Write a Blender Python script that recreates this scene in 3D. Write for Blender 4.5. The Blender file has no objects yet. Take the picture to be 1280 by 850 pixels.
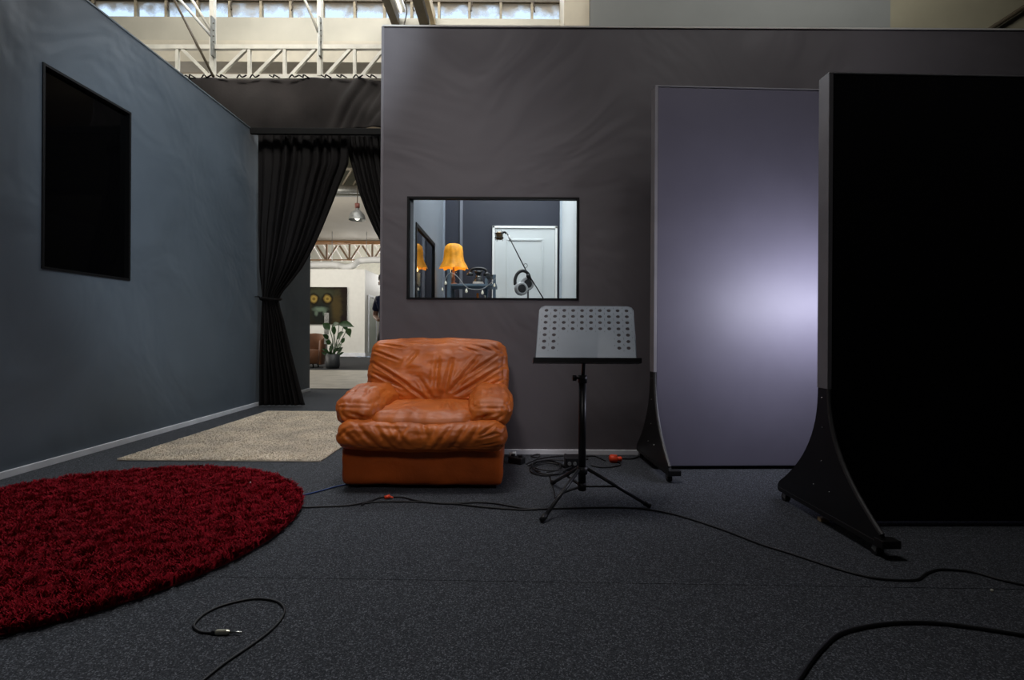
import bpy, bmesh, math, random
import numpy as np
from mathutils import Vector, Matrix, noise
PI = math.pi
random.seed(7); rng = np.random.default_rng(7)
scn = bpy.context.scene
C = scn.collection

# ------------------------------------------------------------------ camera
EYE = 0.9; F = 640.0; ROLL = math.radians(0.35)
cam_d = bpy.data.cameras.new('camera'); cam = bpy.data.objects.new('camera', cam_d); C.objects.link(cam)
cam_d.sensor_width = 36.0; cam_d.lens = 18.0; cam_d.shift_y = -9/1280; cam_d.clip_start = 0.02; cam_d.clip_end = 200
cam.matrix_world = Matrix.Translation((0, 0, EYE)) @ Matrix.Rotation(PI/2, 4, 'X') @ Matrix.Rotation(ROLL, 4, 'Z')
scn.camera = cam

# ------------------------------------------------------------------ world, lights, exposure
world = bpy.data.worlds.new('world'); scn.world = world; world.use_nodes = True
bg = world.node_tree.nodes['Background']
bg.inputs[0].default_value = (0.64, 0.79, 1.0, 1); bg.inputs[1].default_value = 1.5
scn.view_settings.view_transform = 'Standard'; scn.view_settings.look = 'None'
scn.view_settings.exposure = 0.0; scn.view_settings.gamma = 1.0; scn.view_settings.use_curve_mapping = False

def area(name, loc, target, sx, sy, power, color, spread=180):
    l = bpy.data.lights.new(name, 'AREA'); l.shape = 'RECTANGLE'; l.size = sx; l.size_y = sy
    l.energy = power; l.color = color; l.spread = math.radians(spread)
    o = bpy.data.objects.new(name, l); C.objects.link(o); o.location = loc
    o.rotation_euler = (Vector(target) - Vector(loc)).to_track_quat('-Z', 'Y').to_euler()
    return o
def spot(name, loc, target, power, color, angle, blend=0.5, radius=0.08):
    l = bpy.data.lights.new(name, 'SPOT'); l.energy = power; l.color = color
    l.spot_size = math.radians(angle); l.spot_blend = blend; l.shadow_soft_size = radius
    o = bpy.data.objects.new(name, l); C.objects.link(o); o.location = loc
    o.rotation_euler = (Vector(target) - Vector(loc)).to_track_quat('-Z', 'Y').to_euler()
    return o
area('clerestory_daylight', (-1.6, 6.55, 5.9), (-1.6, 3.2, 1.2), 4.6, 1.2, 110, (0.92, 0.96, 1.0), 130)
area('overhead_fill', (-0.7, 2.3, 5.2), (-0.6, 2.8, 0), 1.6, 1.0, 27, (1.0, 0.96, 0.96), 95)  # soft overhead fill, added; no fitting hangs there
spot('studio_lamp_left_wall', (0.3, 2.3, 4.3), (-3.07, 4.75, 1.95), 360, (0.82, 0.92, 1.0), 42, 0.75, 0.10)
spot('front_fill', (-0.7, -0.6, 3.4), (-0.75, 3.6, 1.3), 200, (1.0, 0.95, 0.95), 50, 1.0, 0.35)  # added fill from behind the camera for chair and back wall
spot('entry_fill', (-1.3, 5.5, 4.7), (-2.05, 4.5, 0), 110, (1.0, 0.96, 0.90), 48, 0.8, 0.1)  # unseen spot added to brighten the beige rug
area('wall_wash_fill', (1.8, 1.6, 5.4), (2.2, 3.8, 2.9), 1.0, 0.6, 7, (1.0, 0.98, 0.97), 75)  # added soft light for the dark upper right of the back wall
area('floor_lamp_between_screens', (2.06, 2.82, 1.12), (1.72, 3.42, 1.12), 0.75, 0.10, 15, (0.82, 0.83, 1.0), 180)
area('booth_ceiling_light', (-0.1, 4.65, 2.98), (-0.1, 4.65, 0), 1.0, 1.2, 44, (0.93, 0.97, 1.0))
area('hall_fill', (-5.5, 14.2, 4.3), (-6.5, 19, 2.0), 6, 0.9, 130, (1.0, 0.98, 0.95), 150)  # fill added for the white room front; no window here
area('far_hall_fill', (-5.5, 24.5, 3.4), (-5.5, 22.0, 5.2), 6, 1.0, 420, (1.0, 0.98, 0.95), 150)  # added uplight, whitens the background behind the far truss
area('passage_light', (-3.4, 10.5, 5.0), (-3.6, 10.0, 0), 3.5, 3.5, 120, (1.0, 0.98, 0.95))
area('side_fill', (-9.9, 13.0, 2.6), (0, 13.0, 2.9), 7.0, 3.0, 330, (1.0, 0.93, 0.82))  # added side fill for the hall ceiling; that wall has no windows
area('rafter_fill', (-2.0, 3.2, 6.7), (-2.4, 7.2, 4.4), 5.0, 1.0, 105, (1.0, 0.97, 0.90), 100)  # fill added for truss and cream beam, under the closed roof
area('rafter_fill_right', (3.6, 3.4, 6.7), (3.4, 6.2, 4.6), 3.0, 1.0, 30, (1.0, 1.0, 0.94), 100)  # second rafter fill, added to lift the upper right walls

# ------------------------------------------------------------------ projection helpers (pixel + real depth -> point)
def W(x, y, D):
    px, py = x - 640.0, 416.0 - y
    ix = px*math.cos(ROLL) - py*math.sin(ROLL); iy = px*math.sin(ROLL) + py*math.cos(ROLL)
    return Vector((ix*D/F, D, EYE + iy*D/F))
def G(x, y, h=0.0):
    px, py = x - 640.0, 416.0 - y
    ix = px*math.cos(ROLL) - py*math.sin(ROLL); iy = px*math.sin(ROLL) + py*math.cos(ROLL)
    D = (EYE - h)*F/(-iy)
    return Vector((ix*D/F, D, h))

# ------------------------------------------------------------------ materials
MATS = {}
def mat(name, color, rough=0.6, metal=0.0, spec=0.5, noise_amt=0.0, noise_scale=8.0, bump=0.0, bump_scale=60.0,
        bump_dist=0.01, color2=None, emit=None, emit_s=0.0, trans=0.0, sheen=0.0, bump2=0.0, bump2_scale=1.5, detail=4, coat=0.0):
    if name in MATS: return MATS[name]
    m = bpy.data.materials.new(name); m.use_nodes = True; MATS[name] = m
    nt = m.node_tree; b = nt.nodes['Principled BSDF']
    b.inputs['Base Color'].default_value = (*color, 1); b.inputs['Roughness'].default_value = rough
    b.inputs['Metallic'].default_value = metal; b.inputs['Specular IOR Level'].default_value = spec
    b.inputs['Transmission Weight'].default_value = trans; b.inputs['Sheen Weight'].default_value = sheen
    b.inputs['Coat Weight'].default_value = coat
    if emit: b.inputs['Emission Color'].default_value = (*emit, 1); b.inputs['Emission Strength'].default_value = emit_s
    tc = nt.nodes.new('ShaderNodeTexCoord')
    if noise_amt > 0:
        n = nt.nodes.new('ShaderNodeTexNoise'); n.inputs['Scale'].default_value = noise_scale; n.inputs['Detail'].default_value = detail
        nt.links.new(tc.outputs['Object'], n.inputs['Vector'])
        r = nt.nodes.new('ShaderNodeValToRGB')
        c2 = color2 or tuple(c*(1-noise_amt) for c in color)
        r.color_ramp.elements[0].position = 0.35; r.color_ramp.elements[1].position = 0.65
        r.color_ramp.elements[0].color = (*c2, 1); r.color_ramp.elements[1].color = (*color, 1)
        nt.links.new(n.outputs['Fac'], r.inputs['Fac']); nt.links.new(r.outputs['Color'], b.inputs['Base Color'])
    prev = None
    for amt, sc, dist in ((bump, bump_scale, bump_dist), (bump2, bump2_scale, 0.05)):
        if amt > 0:
            n = nt.nodes.new('ShaderNodeTexNoise'); n.inputs['Scale'].default_value = sc; n.inputs['Detail'].default_value = 3; n.inputs['Distortion'].default_value = 1.2 if dist == 0.05 else 0
            nt.links.new(tc.outputs['Object'], n.inputs['Vector'])
            bp = nt.nodes.new('ShaderNodeBump'); bp.inputs['Strength'].default_value = amt; bp.inputs['Distance'].default_value = dist
            nt.links.new(n.outputs['Fac'], bp.inputs['Height'])
            if prev: nt.links.new(prev.outputs['Normal'], bp.inputs['Normal'])
            prev = bp
    if prev: nt.links.new(prev.outputs['Normal'], b.inputs['Normal'])
    return m
def glass_mat(name, tint=(1, 1, 1), gloss=1.0):
    m = bpy.data.materials.new(name); m.use_nodes = True; nt = m.node_tree
    nt.nodes.remove(nt.nodes['Principled BSDF']); out = nt.nodes['Material Output']
    t = nt.nodes.new('ShaderNodeBsdfTransparent'); t.inputs[0].default_value = (*tint, 1)
    g = nt.nodes.new('ShaderNodeBsdfGlossy'); g.inputs['Roughness'].default_value = 0.01
    f = nt.nodes.new('ShaderNodeFresnel'); f.inputs[0].default_value = 1.5
    mu = nt.nodes.new('ShaderNodeMath'); mu.operation = 'MULTIPLY'; mu.inputs[1].default_value = gloss
    mx = nt.nodes.new('ShaderNodeMixShader')
    nt.links.new(f.outputs[0], mu.inputs[0]); nt.links.new(mu.outputs[0], mx.inputs[0])
    nt.links.new(t.outputs[0], mx.inputs[1]); nt.links.new(g.outputs[0], mx.inputs[2]); nt.links.new(mx.outputs[0], out.inputs[0])
    MATS[name] = m; return m

# ------------------------------------------------------------------ object helpers
def link(name, me, m=None, parent=None, smooth=False):
    o = bpy.data.objects.new(name, me); C.objects.link(o)
    if m is not None and len(me.materials) == 0: me.materials.append(m)
    if smooth:
        me.polygons.foreach_set('use_smooth', [True]*len(me.polygons))
    if parent is not None:
        o.parent = parent
        if parent.type == 'EMPTY': o.matrix_parent_inverse = Matrix.Translation(-Vector(parent.location))
    return o
def mesh_py(v, f, name='mesh'):
    me = bpy.data.meshes.new(name); me.from_pydata([tuple(p) for p in v], [], f); me.update(); return me
def bm_mesh(bm, name='mesh'):
    me = bpy.data.meshes.new(name); bmesh.ops.recalc_face_normals(bm, faces=bm.faces); bm.to_mesh(me); bm.free(); return me
def thing(name, label, cat, loc=(0, 0, 0), group=None):
    o = bpy.data.objects.new(name, None); C.objects.link(o); o.location = loc; o.empty_display_size = 0.1
    o['label'] = label; o['category'] = cat
    if group: o['group'] = group
    return o
def tag(o, label, cat, group=None):
    o['label'] = label; o['category'] = cat
    if group: o['group'] = group
    return o
def struct(o): o['kind'] = 'structure'; return o
def add_box(bm, lo, hi, bev=0.0, seg=2):
    r = bmesh.ops.create_cube(bm, size=1.0)
    vs = r['verts']; lo = Vector(lo); hi = Vector(hi)
    for v in vs: v.co = Vector((lo[i] + (v.co[i] + 0.5)*(hi[i]-lo[i]) for i in range(3)))
    if bev > 0:
        es = list({e for v in vs for e in v.link_edges})
        bmesh.ops.bevel(bm, geom=es, offset=bev, segments=seg, affect='EDGES', profile=0.5)
def box(name, lo, hi, m, parent=None, bev=0.0, seg=2):
    bm = bmesh.new(); add_box(bm, lo, hi, bev, seg); return link(name, bm_mesh(bm), m, parent)
def frame_axes(d):
    d = d.normalized(); up = Vector((0, 0, 1)) if abs(d.z) < 0.95 else Vector((1, 0, 0))
    a = d.cross(up).normalized(); b = a.cross(d).normalized(); return a, b
def bar_geo(p, q, w, t):
    p = Vector(p); q = Vector(q); a, b = frame_axes(q-p); v = []
    for e in (p, q):
        for sa, sb in ((-1, -1), (1, -1), (1, 1), (-1, 1)): v.append(e + a*sa*w/2 + b*sb*t/2)
    f = [(3, 2, 1, 0), (4, 5, 6, 7), (0, 1, 5, 4), (1, 2, 6, 5), (2, 3, 7, 6), (3, 0, 4, 7)]
    return v, f
def bar(name, p, q, w, t, m, parent=None):
    v, f = bar_geo(p, q, w, t); return link(name, mesh_py(v, f), m, parent)
def catmull(pts, n=8):
    P = [Vector(p) for p in pts]; P = [P[0]*2-P[1]] + P + [P[-1]*2-P[-2]]; out = []
    for i in range(1, len(P)-2):
        a, b, c, d = P[i-1:i+3]
        for k in range(n):
            t = k/n
            out.append(0.5*((2*b) + (c-a)*t + (2*a-5*b+4*c-d)*t*t + (3*b-a-3*c+d)*t**3))
    out.append(P[-2]); return out
def tube_geo(path, r, seg=10, cap=True):
    rs = r if isinstance(r, (list, tuple)) else [r]*len(path)
    v = []; f = []; n = len(path); prev = None
    for i, p in enumerate(path):
        d = (path[min(i+1, n-1)] - path[max(i-1, 0)])
        if d.length < 1e-9: d = Vector((0, 0, 1))
        d.normalize()
        if prev is None: a, b = frame_axes(d)
        else:
            a = prev - d*prev.dot(d)
            a = a.normalized() if a.length > 1e-6 else frame_axes(d)[0]
            b = a.cross(d)
        prev = a
        for k in range(seg):
            t = 2*PI*k/seg; v.append(p + (a*math.cos(t) + b*math.sin(t))*rs[i])
    for i in range(n-1):
        for k in range(seg):
            k2 = (k+1) % seg; f.append((i*seg+k, i*seg+k2, (i+1)*seg+k2, (i+1)*seg+k))
    if cap: f.append(tuple(reversed(range(seg)))); f.append(tuple((n-1)*seg+k for k in range(seg)))
    return v, f
def tube(name, pts, r, m, parent=None, seg=10, smooth_path=0):
    path = catmull(pts, smooth_path) if smooth_path else [Vector(p) for p in pts]
    v, f = tube_geo(path, r, seg); return link(name, mesh_py(v, f), m, parent, smooth=True)
def merge(geos):
    V = []; Fc = []
    for v, f in geos:
        o = len(V); V += list(v); Fc += [tuple(i+o for i in q) for q in f]
    return V, Fc
def lathe_geo(profile, c=(0, 0, 0), seg=32, fn=None):
    v = []; f = []; n = len(profile)
    for i, (r, z) in enumerate(profile):
        for k in range(seg):
            t = 2*PI*k/seg; rr = r*(fn(t, i/(n-1)) if fn else 1)
            v.append(Vector((c[0]+rr*math.cos(t), c[1]+rr*math.sin(t), c[2]+z)))
    for i in range(n-1):
        for k in range(seg):
            k2 = (k+1) % seg; f.append((i*seg+k, i*seg+k2, (i+1)*seg+k2, (i+1)*seg+k))
    return v, f
def lathe(name, profile, c, m, parent=None, seg=32, fn=None):
    v, f = lathe_geo(profile, c, seg, fn); return link(name, mesh_py(v, f), m, parent, smooth=True)
def ball(name, c, r, m, parent=None, sc=(1, 1, 1)):
    bm = bmesh.new(); bmesh.ops.create_uvsphere(bm, u_segments=20, v_segments=12, radius=r)
    for v in bm.verts: v.co = Vector((v.co.x*sc[0]+c[0], v.co.y*sc[1]+c[1], v.co.z*sc[2]+c[2]))
    return link(name, bm_mesh(bm), m, parent, smooth=True)
def prism(name, pts2, axis, lo, hi, m, parent=None, bev=0.0):
    """outline pts2 in the two remaining axes, extruded along axis from lo to hi"""
    n = len(pts2); v = []
    for e in (lo, hi):
        for a, b in pts2:
            v.append((e, a, b) if axis == 'x' else (a, e, b) if axis == 'y' else (a, b, e))
    bm = bmesh.new(); vs = [bm.verts.new(p) for p in v]
    bm.faces.new(vs[:n]); bm.faces.new(vs[n:])
    for i in range(n): bm.faces.new((vs[i], vs[(i+1) % n], vs[n+(i+1) % n], vs[n+i]))
    bmesh.ops.recalc_face_normals(bm, faces=bm.faces)
    if bev:
        es = [e for e in bm.edges if len(e.link_faces) == 2 and e.calc_face_angle(0) > 0.5]
        bmesh.ops.bevel(bm, geom=es, offset=bev, segments=2, affect='EDGES')
    return link(name, bm_mesh(bm), m, parent)
def rbox(name, half, r, m, parent, loc, n=(40, 24, 24), bulge=0.0, disp=None, deform=None, rot=0.0):
    """soft cushion: rounded box, optional bulge, wrinkles disp(x,y,z unit)->metres, deform of local point"""
    hx, hy, hz = half; idx = {}; V = []; Fs = []; N = []
    def vert(p):
        key = tuple(round(c, 5) for c in p)
        if key in idx: return idx[key]
        q = Vector((p[0]*hx, p[1]*hy, p[2]*hz))
        inner = Vector((max(-(hx-r), min(hx-r, q.x)), max(-(hy-r), min(hy-r, q.y)), max(-(hz-r), min(hz-r, q.z))))
        d = q-inner
        nn = d.normalized() if d.length > 1e-9 else Vector((0, 0, 1))
        pos = inner + nn*r
        if bulge:
            u, v_, w = p
            pos.x += bulge*np.sign(u)*(abs(u) > .999)*(1-v_*v_)*(1-w*w)*.6
            pos.y += bulge*np.sign(v_)*(abs(v_) > .999)*(1-u**4)*(1-w*w)
            pos.z += bulge*np.sign(w)*(abs(w) > .999)*(1-u**4)*(1-v_*v_)
        if disp: pos = pos + nn*disp(p[0], p[1], p[2])
        if deform: pos = deform(pos)
        if rot: pos = Matrix.Rotation(rot, 3, 'X') @ pos
        idx[key] = len(V); V.append(pos + Vector(loc)); return idx[key]
    nx, ny, nz = n
    def lin(k): return [-1 + 2*i/k for i in range(k+1)]
    for s in (-1, 1):
        A = lin(nx); B = lin(nz)
        for i in range(nx):
            for j in range(nz):
                q = [(A[i], s, B[j]), (A[i+1], s, B[j]), (A[i+1], s, B[j+1]), (A[i], s, B[j+1])]
                if s > 0: q.reverse()
                Fs.append([vert(p) for p in q])
        B = lin(ny)
        for i in range(nx):
            for j in range(ny):
                q = [(A[i], B[j], s), (A[i+1], B[j], s), (A[i+1], B[j+1], s), (A[i], B[j+1], s)]
                if s < 0: q.reverse()
                Fs.append([vert(p) for p in q])
        A = lin(ny); B = lin(nz)
        for i in range(ny):
            for j in range(nz):
                q = [(s, A[i], B[j]), (s, A[i+1], B[j]), (s, A[i+1], B[j+1]), (s, A[i], B[j+1])]
                if s < 0: q.reverse()
                Fs.append([vert(p) for p in q])
    return link(name, mesh_py(V, Fs), m, parent, smooth=True)
def copy_tree(o, parent=None):
    c = o.copy(); C.objects.link(c)
    if parent: c.parent = parent
    for ch in list(o.children): copy_tree(ch, c)
    return c

# ------------------------------------------------------------------ material library
carpet = mat('charcoal_carpet', (0.05, 0.055, 0.06), 0.95, spec=0.1, bump=0.12, bump_scale=220, bump_dist=0.004)
def speckle(m, scale, stops):
    nt = m.node_tree; tc = nt.nodes.new('ShaderNodeTexCoord'); vo = nt.nodes.new('ShaderNodeTexVoronoi'); vo.inputs['Scale'].default_value = scale
    nt.links.new(tc.outputs['Object'], vo.inputs['Vector']); sp = nt.nodes.new('ShaderNodeSeparateColor'); nt.links.new(vo.outputs['Color'], sp.inputs[0])
    r = nt.nodes.new('ShaderNodeValToRGB'); nt.links.new(sp.outputs[0], r.inputs[0]); e = r.color_ramp.elements
    e[0].position, e[0].color = stops[0][0], (*stops[0][1], 1); e[1].position, e[1].color = stops[-1][0], (*stops[-1][1], 1)
    for p, c in stops[1:-1]: q = e.new(p); q.color = (*c, 1)
    nt.links.new(r.outputs[0], nt.nodes['Principled BSDF'].inputs['Base Color'])
speckle(carpet, 290, [(0.0, (.026, .029, .033)), (.45, (.046, .050, .057)), (.8, (.072, .078, .088)), (1.0, (.165, .175, .195))])
carpet_dark = mat('dark_grey_carpet', (0.05, 0.052, 0.056), 0.95, spec=0.1, noise_amt=0.3, noise_scale=80)
laminate = mat('pale_laminate', (0.42, 0.40, 0.35), 0.5, noise_amt=0.25, noise_scale=3)
wall_blue = mat('blue_grey_wall_covering', (0.108, 0.134, 0.162), 0.55, spec=0.4, noise_amt=0.10, noise_scale=1.4, bump=0.05, bump_scale=120, bump2=0.8, bump2_scale=0.9)
wall_grey = mat('warm_grey_wall_covering', (0.116, 0.106, 0.114), 0.55, spec=0.4, noise_amt=0.06, noise_scale=1.6, bump=0.05, bump_scale=120, bump2=0.7, bump2_scale=1.0)
white_trim = mat('white_trim', (0.80, 0.82, 0.86), 0.4, noise_amt=0.15, noise_scale=5)
black_frame = mat('black_frame', (0.003, 0.003, 0.0035), 0.6, spec=.2)
black_cloth = mat('black_curtain_cloth', (0.0085, 0.0070, 0.0072), 0.75, spec=0.2, noise_amt=0.3, noise_scale=4, bump=0.1, bump_scale=300)
valance_cloth = mat('faded_black_cloth', (0.038, 0.032, 0.031), 0.8, spec=0.2, sheen=0.15, noise_amt=0.4, noise_scale=2.5, bump=0.15, bump_scale=40)
cream = mat('cream_paint', (0.50, 0.475, 0.40), 0.5, noise_amt=0.12, noise_scale=2.5)
cream_steel = mat('cream_steel', (0.80, 0.77, 0.68), 0.4, noise_amt=0.2, noise_scale=6)
brown_steel = mat('brown_steel', (0.11, 0.085, 0.055), 0.5, noise_amt=0.3, noise_scale=6)
beige_ceiling = mat('beige_ceiling', (0.40, 0.33, 0.24), 0.8, noise_amt=0.12, noise_scale=1.5)
grey_steel = mat('grey_steel', (0.30, 0.31, 0.30), 0.4, metal=0.4, noise_amt=0.3, noise_scale=12)
white_paint = mat('white_paint', (0.78, 0.78, 0.76), 0.55, noise_amt=0.06, noise_scale=2)
partition_grey = mat('grey_partition', (0.20, 0.205, 0.20), 0.6, noise_amt=0.1, noise_scale=1.5)
orange_wood = mat('orange_timber', (0.34, 0.17, 0.06), 0.6, noise_amt=0.3, noise_scale=5)
black_metal = mat('black_metal', (0.011, 0.011, 0.012), 0.38, noise_amt=0.3, noise_scale=30)
black_rubber = mat('black_rubber', (0.008, 0.008, 0.009), 0.5, noise_amt=0.2, noise_scale=40)
chrome = mat('brushed_nickel', (0.6, 0.6, 0.56), 0.25, metal=1.0, noise_amt=0.15, noise_scale=60)
glass = glass_mat('clear_glass', (0.96, 0.98, 0.98), 0.8)

# ------------------------------------------------------------------ floor
def groove_floor():
    x0, x1 = -10.5, 9.5; bm = bmesh.new()
    def yl(x): return 1.873 - 0.0195*(x+1)       # seam between the two carpet sheets
    prof = [(-5.2, 0, None), (None, 0, -0.0015), (None, -0.004, -0.0015), (None, -0.004, 0.0015), (None, 0, 0.0015), (8.05, 0, None)]
    rows = []
    for (yy, z, off) in prof:
        rows.append([bm.verts.new((x, yy if yy is not None else yl(x)+off, z)) for x in (x0, x1)])
    for a, b in zip(rows, rows[1:]): bm.faces.new((a[0], a[1], b[1], b[0]))
    return link('floor', bm_mesh(bm), carpet)
struct(groove_floor())
fl = struct(thing('floor_passage', 'x', 'x', (0, 8, 0)))
del fl['label'], fl['category']; fl.name = 'floor.001'
k = 0
for i in range(18):                              # laminate boards, laid across the passage
    y0 = 8.06 + i*0.218
    for j in range(4):
        xa = -10 + j*3.2 - (i % 3)*0.9
        box('board', (xa+.003, y0+.003, -0.03), (min(xa+3.2, 6)-.003, y0+0.215, 0.004), laminate, fl)
box('backing', (-10.5, 8.05, -0.05), (9.5, 12.0, -0.031), black_frame, fl)
struct(box('floor.002', (-10.5, 11.99, -0.05), (9.5, 26, 0.0), carpet_dark))
struct(bar('trim_1', (-10, 8.05, 0.004), (6, 8.05, 0.004), 0.03, 0.012, laminate))

# ------------------------------------------------------------------ partition walls of the studio
def wall_with_hole(name, axis, f0, f1, a0, a1, h, hole, m):
    """axis 'x': wall spans X a0..a1 with faces at Y f0,f1; hole=(b0,b1,z0,z1)"""
    xs = sorted({a0, hole[0], hole[1], a1}); zs = [0, hole[2], hole[3], h]; bm = bmesh.new()
    def pt(f, a, z): return (a, f, z) if axis == 'x' else (f, a, z)
    vs = {}
    def V(f, a, z):
        kk = (f, a, z)
        if kk not in vs: vs[kk] = bm.verts.new(pt(f, a, z))
        return vs[kk]
    for f in (f0, f1):
        for i in range(3):
            for j in range(3):
                if i == 1 and j == 1: continue
                bm.faces.new((V(f, xs[i], zs[j]), V(f, xs[i+1], zs[j]), V(f, xs[i+1], zs[j+1]), V(f, xs[i], zs[j+1])))
    for i in range(3):
        for z in (0, h): bm.faces.new((V(f0, xs[i], z), V(f0, xs[i+1], z), V(f1, xs[i+1], z), V(f1, xs[i], z)))
        for a in (a0, a1): bm.faces.new((V(f0, a, zs[i]), V(f0, a, zs[i+1]), V(f1, a, zs[i+1]), V(f1, a, zs[i])))
    for a in (xs[1], xs[2]): bm.faces.new((V(f0, a, zs[1]), V(f0, a, zs[2]), V(f1, a, zs[2]), V(f1, a, zs[1])))
    for z in (zs[1], zs[2]): bm.faces.new((V(f0, xs[1], z), V(f0, xs[2], z), V(f1, xs[2], z), V(f1, xs[1], z)))
    return struct(link(name, bm_mesh(bm), m))
LX = -3.07; WL_H = 3.265; BD = 3.80; WB_H = 3.165; BL = -0.975
wall_with_hole('wall_left', 'y', LX, LX-0.12, -4.5, 7.78, WL_H, (3.335, 4.105, 1.30, 2.645), wall_blue)
wall_with_hole('wall_back', 'x', BD, BD+0.045, BL, 5.2, WB_H, (-0.782, 0.492, 1.145, 1.905), wall_grey)
struct(box('trim_2', (BL-0.006, BD-0.006, 0.05), (BL+0.012, BD+0.045, WB_H), mat('grey_corner_trim', (0.17, 0.16, 0.17), 0.5, noise_amt=.1)))
struct(box('trim_3', (BL, BD-0.008, WB_H), (5.2, BD+0.05, WB_H+0.012), mat('pale_cap_trim', (0.6, 0.58, 0.54), 0.5, noise_amt=.2, noise_scale=3)))
struct(box('trim_4', (LX-0.13, -4.5, WL_H), (LX+0.006, 7.78, WL_H+0.012), mat('blue_cap_trim', (0.16, 0.2, 0.22), 0.5, noise_amt=.1)))
struct(box('baseboard_left', (LX, -4.5, 0.0), (LX+0.014, 7.78, 0.045), white_trim, bev=0.003))
struct(box('baseboard_back', (BL, BD-0.014, 0.0), (5.2, BD, 0.038), white_trim, bev=0.003))

def window(name, axis, f, a0, a1, z0, z1, w, depth, gm, proud=0.008, side=-1, pd=.03):
    t = struct(bpy.data.objects.new(name, None)); C.objects.link(t)
    def mk(nm, aa, ab, za, zb, m, fa, fb):
        lo = (aa, fa, za) if axis == 'x' else (fa, aa, za); hi = (ab, fb, zb) if axis == 'x' else (fb, ab, zb)
        lo, hi = tuple(map(min, lo, hi)), tuple(map(max, lo, hi)); return box(nm, lo, hi, m, t)
    fa, fb = f+side*proud, f-side*depth
    mk('frame_rail', a0-.001, a1+.001, z0-.001, z0+w, black_frame, fa, fb); mk('frame_rail', a0-.001, a1+.001, z1-w, z1+.001, black_frame, fa, fb)
    mk('frame_stile', a0-.001, a0+w, z0+w, z1-w, black_frame, fa, fb); mk('frame_stile', a1-w, a1+.001, z0+w, z1-w, black_frame, fa, fb)
    mk('pane', a0+w, a1-w, z0+w, z1-w, gm, f-side*pd, f-side*(pd+.006))
    return t
window('window_1', 'x', BD, -0.782, 0.492, 1.145, 1.905, 0.013, 0.043, glass)
dark_glass = mat('dark_room_glass', (0.0015, 0.0015, 0.0018), 0.03, spec=0.35)
window('window_2', 'y', LX, 3.335, 4.105, 1.30, 2.645, 0.016, 0.11, dark_glass, side=1)

# ------------------------------------------------------------------ control booth behind the glass
booth_dark = mat('booth_dark_wall', (0.020, 0.023, 0.037), 0.6, spec=0.4, noise_amt=0.15, noise_scale=2)
booth_blue = mat('booth_side_wall', (0.20, 0.22, 0.25), 0.5, noise_amt=0.1, noise_scale=2)
BX0, BX1, BY = -0.745, 0.53, 5.50
wall_with_hole('wall_booth_left', 'y', BX0, BL, BD+0.045, BY+0.1, WB_H, (3.93, 4.88, 1.00, 1.745), booth_blue)
struct(box('wall_booth_back', (BX0, BY, 0), (BX1+0.12, BY+0.1, WB_H), booth_dark))
struct(box('wall_booth_right', (BX1, BD+0.045, 0), (BX1+0.12, BY, WB_H), mat('booth_white_wall', (0.74, 0.77, 0.78), 0.5, noise_amt=.05)))
struct(box('ceiling_booth', (BX0, BD+0.045, 3.02), (BX1, BY, 3.06), booth_dark))
window('window_3', 'y', BX0, 3.93, 4.88, 1.00, 1.745, 0.03, 0.08, mat('dark_reflective_glass', (0.006, 0.010, 0.016), 0.05, spec=0.9, coat=1.0), side=1, pd=.006)
tr = mat('pale_blue_trim', (0.42, 0.47, 0.52), 0.4, noise_amt=.08)
for a, b, m in ((-0.745, -0.725, mat('grey_blue_pilaster', (0.22, 0.25, 0.30), 0.5, noise_amt=.1)), (-0.565, -0.535, mat('grey_blue_conduit', (0.13, 0.14, 0.17), 0.5, noise_amt=.1)), (0.505, 0.53, tr)):
    struct(box('trim_5', (a, BY-0.02, 0), (b, BY, 3.0), m))
d = struct(thing('door_1', 'x', 'x', (0.15, BY, 0))); del d['label'], d['category']
dw = mat('white_door_paint', (0.62, 0.65, 0.65), 0.35, noise_amt=.04)
x0 = W(615.5, 300, BY).x; x1 = W(696.5, 300, BY).x; zt = W(650, 283, BY).z
for lo, hi in (((x0, 0), (x0+.025, zt)), ((x1-.025, 0), (x1, zt)), ((x0, zt-.025), (x1, zt))):
    box('door_frame', (lo[0], BY-0.03, lo[1]), (hi[0], BY, hi[1]), white_paint, d, bev=.003)
box('door_leaf', (x0+.027, BY-0.018, 0.005), (x1-.027, BY-0.001, zt-.027), dw, d)
px0, px1, pz1 = W(633, 300, BY).x, W(679, 300, BY).x, W(650, 299, BY).z
for (a, b, c, e) in ((px0, px1, pz1-.02, pz1), (px0, px0+.02, 1.0, pz1-.02), (px1-.02, px1, 1.0, pz1-.02), (px0, px1, .98, 1.0)):
    box('door_moulding', (a, BY-0.027, c), (b, BY-0.018, e), dw, d, bev=.003)
tube('door_handle', [(x1-.075, BY-.018, 1.02), (x1-.075, BY-.06, 1.02), (x1-.17, BY-.06, 1.02)], .008, chrome, d)

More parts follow.
